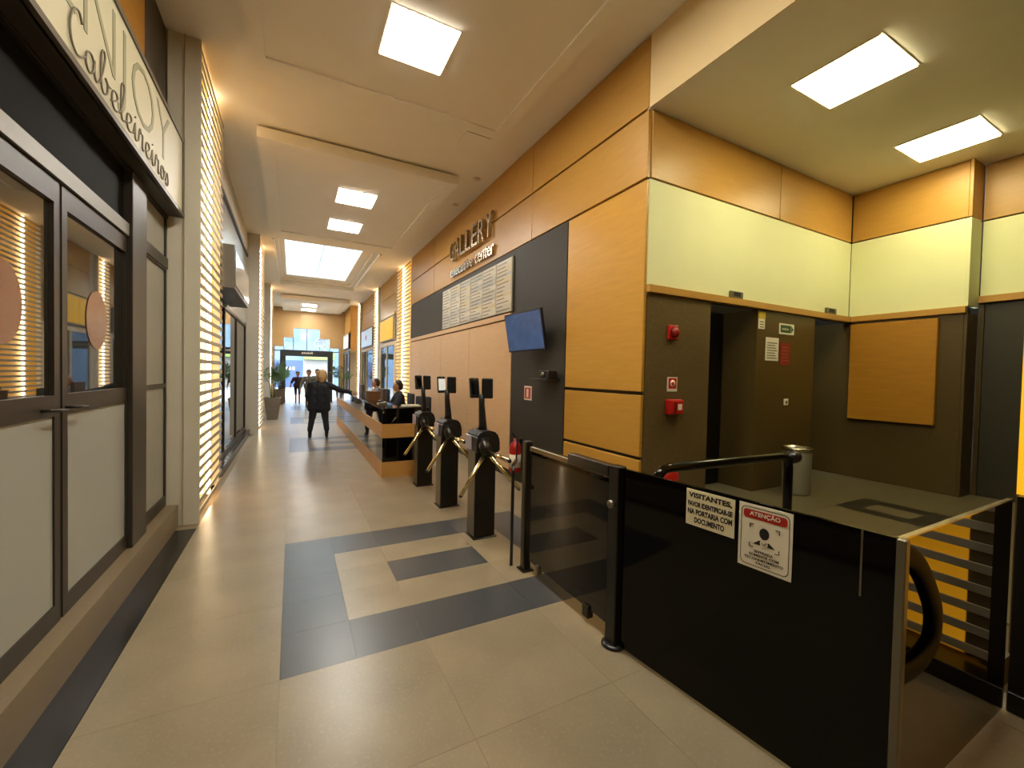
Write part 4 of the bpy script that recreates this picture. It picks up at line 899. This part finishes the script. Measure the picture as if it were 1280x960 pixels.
# ================================================================ PLANTS
def palm(label, x, y, z0, h, spread, n, pot=True, seed=1):
    rnd = random.Random(seed); t = thing('potted_palm', label, 'plant', (x, y, 0))
    if pot:
        bm = bmesh.new()
        for z, w in ((0, .15), (.70, .235)): pass
        a = [bm.verts.new((x+sx*.15, y+sy*.15, 0)) for sx, sy in ((-1,-1),(1,-1),(1,1),(-1,1))]; b = [bm.verts.new((x+sx*.235, y+sy*.235, .70)) for sx, sy in ((-1,-1),(1,-1),(1,1),(-1,1))]
        c = [bm.verts.new((x+sx*.20, y+sy*.20, .70)) for sx, sy in ((-1,-1),(1,-1),(1,1),(-1,1))]; d = [bm.verts.new((x+sx*.19, y+sy*.19, .62)) for sx, sy in ((-1,-1),(1,-1),(1,1),(-1,1))]
        bm.faces.new(a[::-1]); bm.faces.new(d)
        for p, q in ((a, b), (b, c), (c, d)):
            for i in range(4): bm.faces.new((p[i], p[(i+1)%4], q[(i+1)%4], q[i]))
        from_bm('pot', bm, mat('taupe_pot', '#6f6558', .6, var=.05), t)
        box('soil', x-.185, x+.185, y-.185, y+.185, .60, .63, mat('soil', '#2a2118', .9, var=.3, scale=40), t)
    for k in range(4):
        a = 2*math.pi*k/4+.4
        tube('cane', [(x+.05*math.cos(a), y+.05*math.sin(a), z0), (x+.09*math.cos(a), y+.09*math.sin(a), z0+h*.45)], [.018, .012], mat('cane', '#5b6240', .6), t, 8)
    for k in range(n):
        a = rnd.uniform(0, 2*math.pi); up = rnd.uniform(.55, 1.); ln = spread*rnd.uniform(.8, 1.1)
        base = Vector((x+.08*math.cos(a), y+.08*math.sin(a), z0+h*rnd.uniform(.25, .5)))
        pts = []
        for j in range(9):
            s = j/8; r = ln*s*(.5+.4*(1-up)); pts.append(base+Vector((math.cos(a)*r, math.sin(a)*r, h*.6*up*s-.45*ln*s*s)))
        bm = bmesh.new(); bm_tube(bm, pts, [.008-.0007*j for j in range(9)], 5)
        sd = Vector((-math.sin(a), math.cos(a), 0))
        for j in range(2, 9):
            for e in (-1, 1):
                for q in (0, .5):
                    if j+q > 8: continue
                    p = pts[j].lerp(pts[min(j+1, 8)], q); lf = .17*math.sin(math.pi*(j+q)/9.5)+.05
                    d = (sd*e+Vector((math.cos(a), math.sin(a), 0))*.6).normalized()*lf+Vector((0, 0, -.07))
                    w = (pts[min(j+1, 8)]-pts[j-1]).normalized()*.010
                    m_ = p+d*.5+Vector((0, 0, .015)); v = [bm.verts.new(c) for c in (p-w*.4, p+w*.4, m_+w, p+d, m_-w)]
                    bm.faces.new((v[0], v[1], v[2], v[3], v[4]))
        from_bm('frond', bm, GREENL, t)
    return t
palm('leafy palm in a tapered taupe pot beside the second lit column', -.55, 15.4, .62, 1.5, .55, 16)
palm('leafy palm in a taupe pot beside the dark shop near the exit', 2.1, 21.9, .62, 1.5, .75, 14, seed=3)
palm('leafy palm in a taupe pot in front of the portal upright', -.5, 21.9, .62, 1.5, .45, 14, seed=5)

# ================================================================ OUTSIDE THE EXIT
struct(box('ground', -30, 30, YE+.31, 70, -.25, -.03, mat('pale_pavement', '#77797a', .8, var=.06, scale=1)))
bl = thing('building', 'pale building with blue shopfront across the street', 'building', (0, 44, -.03))
box('facade', -14, 14, 44, 50, -.03, 9, mat('blue_grey_facade', '#556f88', .8), bl)
sfm = box('shopfront', -1.4, .75, 43.8, 44, -.03, 2.5, mat('blue_shopfront', '#1f3560', .4), bl)
for i in range(3): box('sign_letter', -.6+i*.3, -.42+i*.3, 43.77, 43.8, 1.6, 1.85, WST, sfm)
box('awning', .9, 3.6, 43.2, 44, 2.6, 3.3, mat('lime_awning', '#5c7030', .7), bl); box('shutter', .9, 3.6, 43.9, 44, -.03, 2.6, mat('beige_shutter', '#6c6a66', .6), bl)
bd = mat('blue_grey_window', '#34506c', .2)
for i in range(-5, 6):
    for j in range(2): box('window', i*2.2-.6, i*2.2+.6, 43.95, 44, 4.2+j*2.4, 5.7+j*2.4, bd, bl)
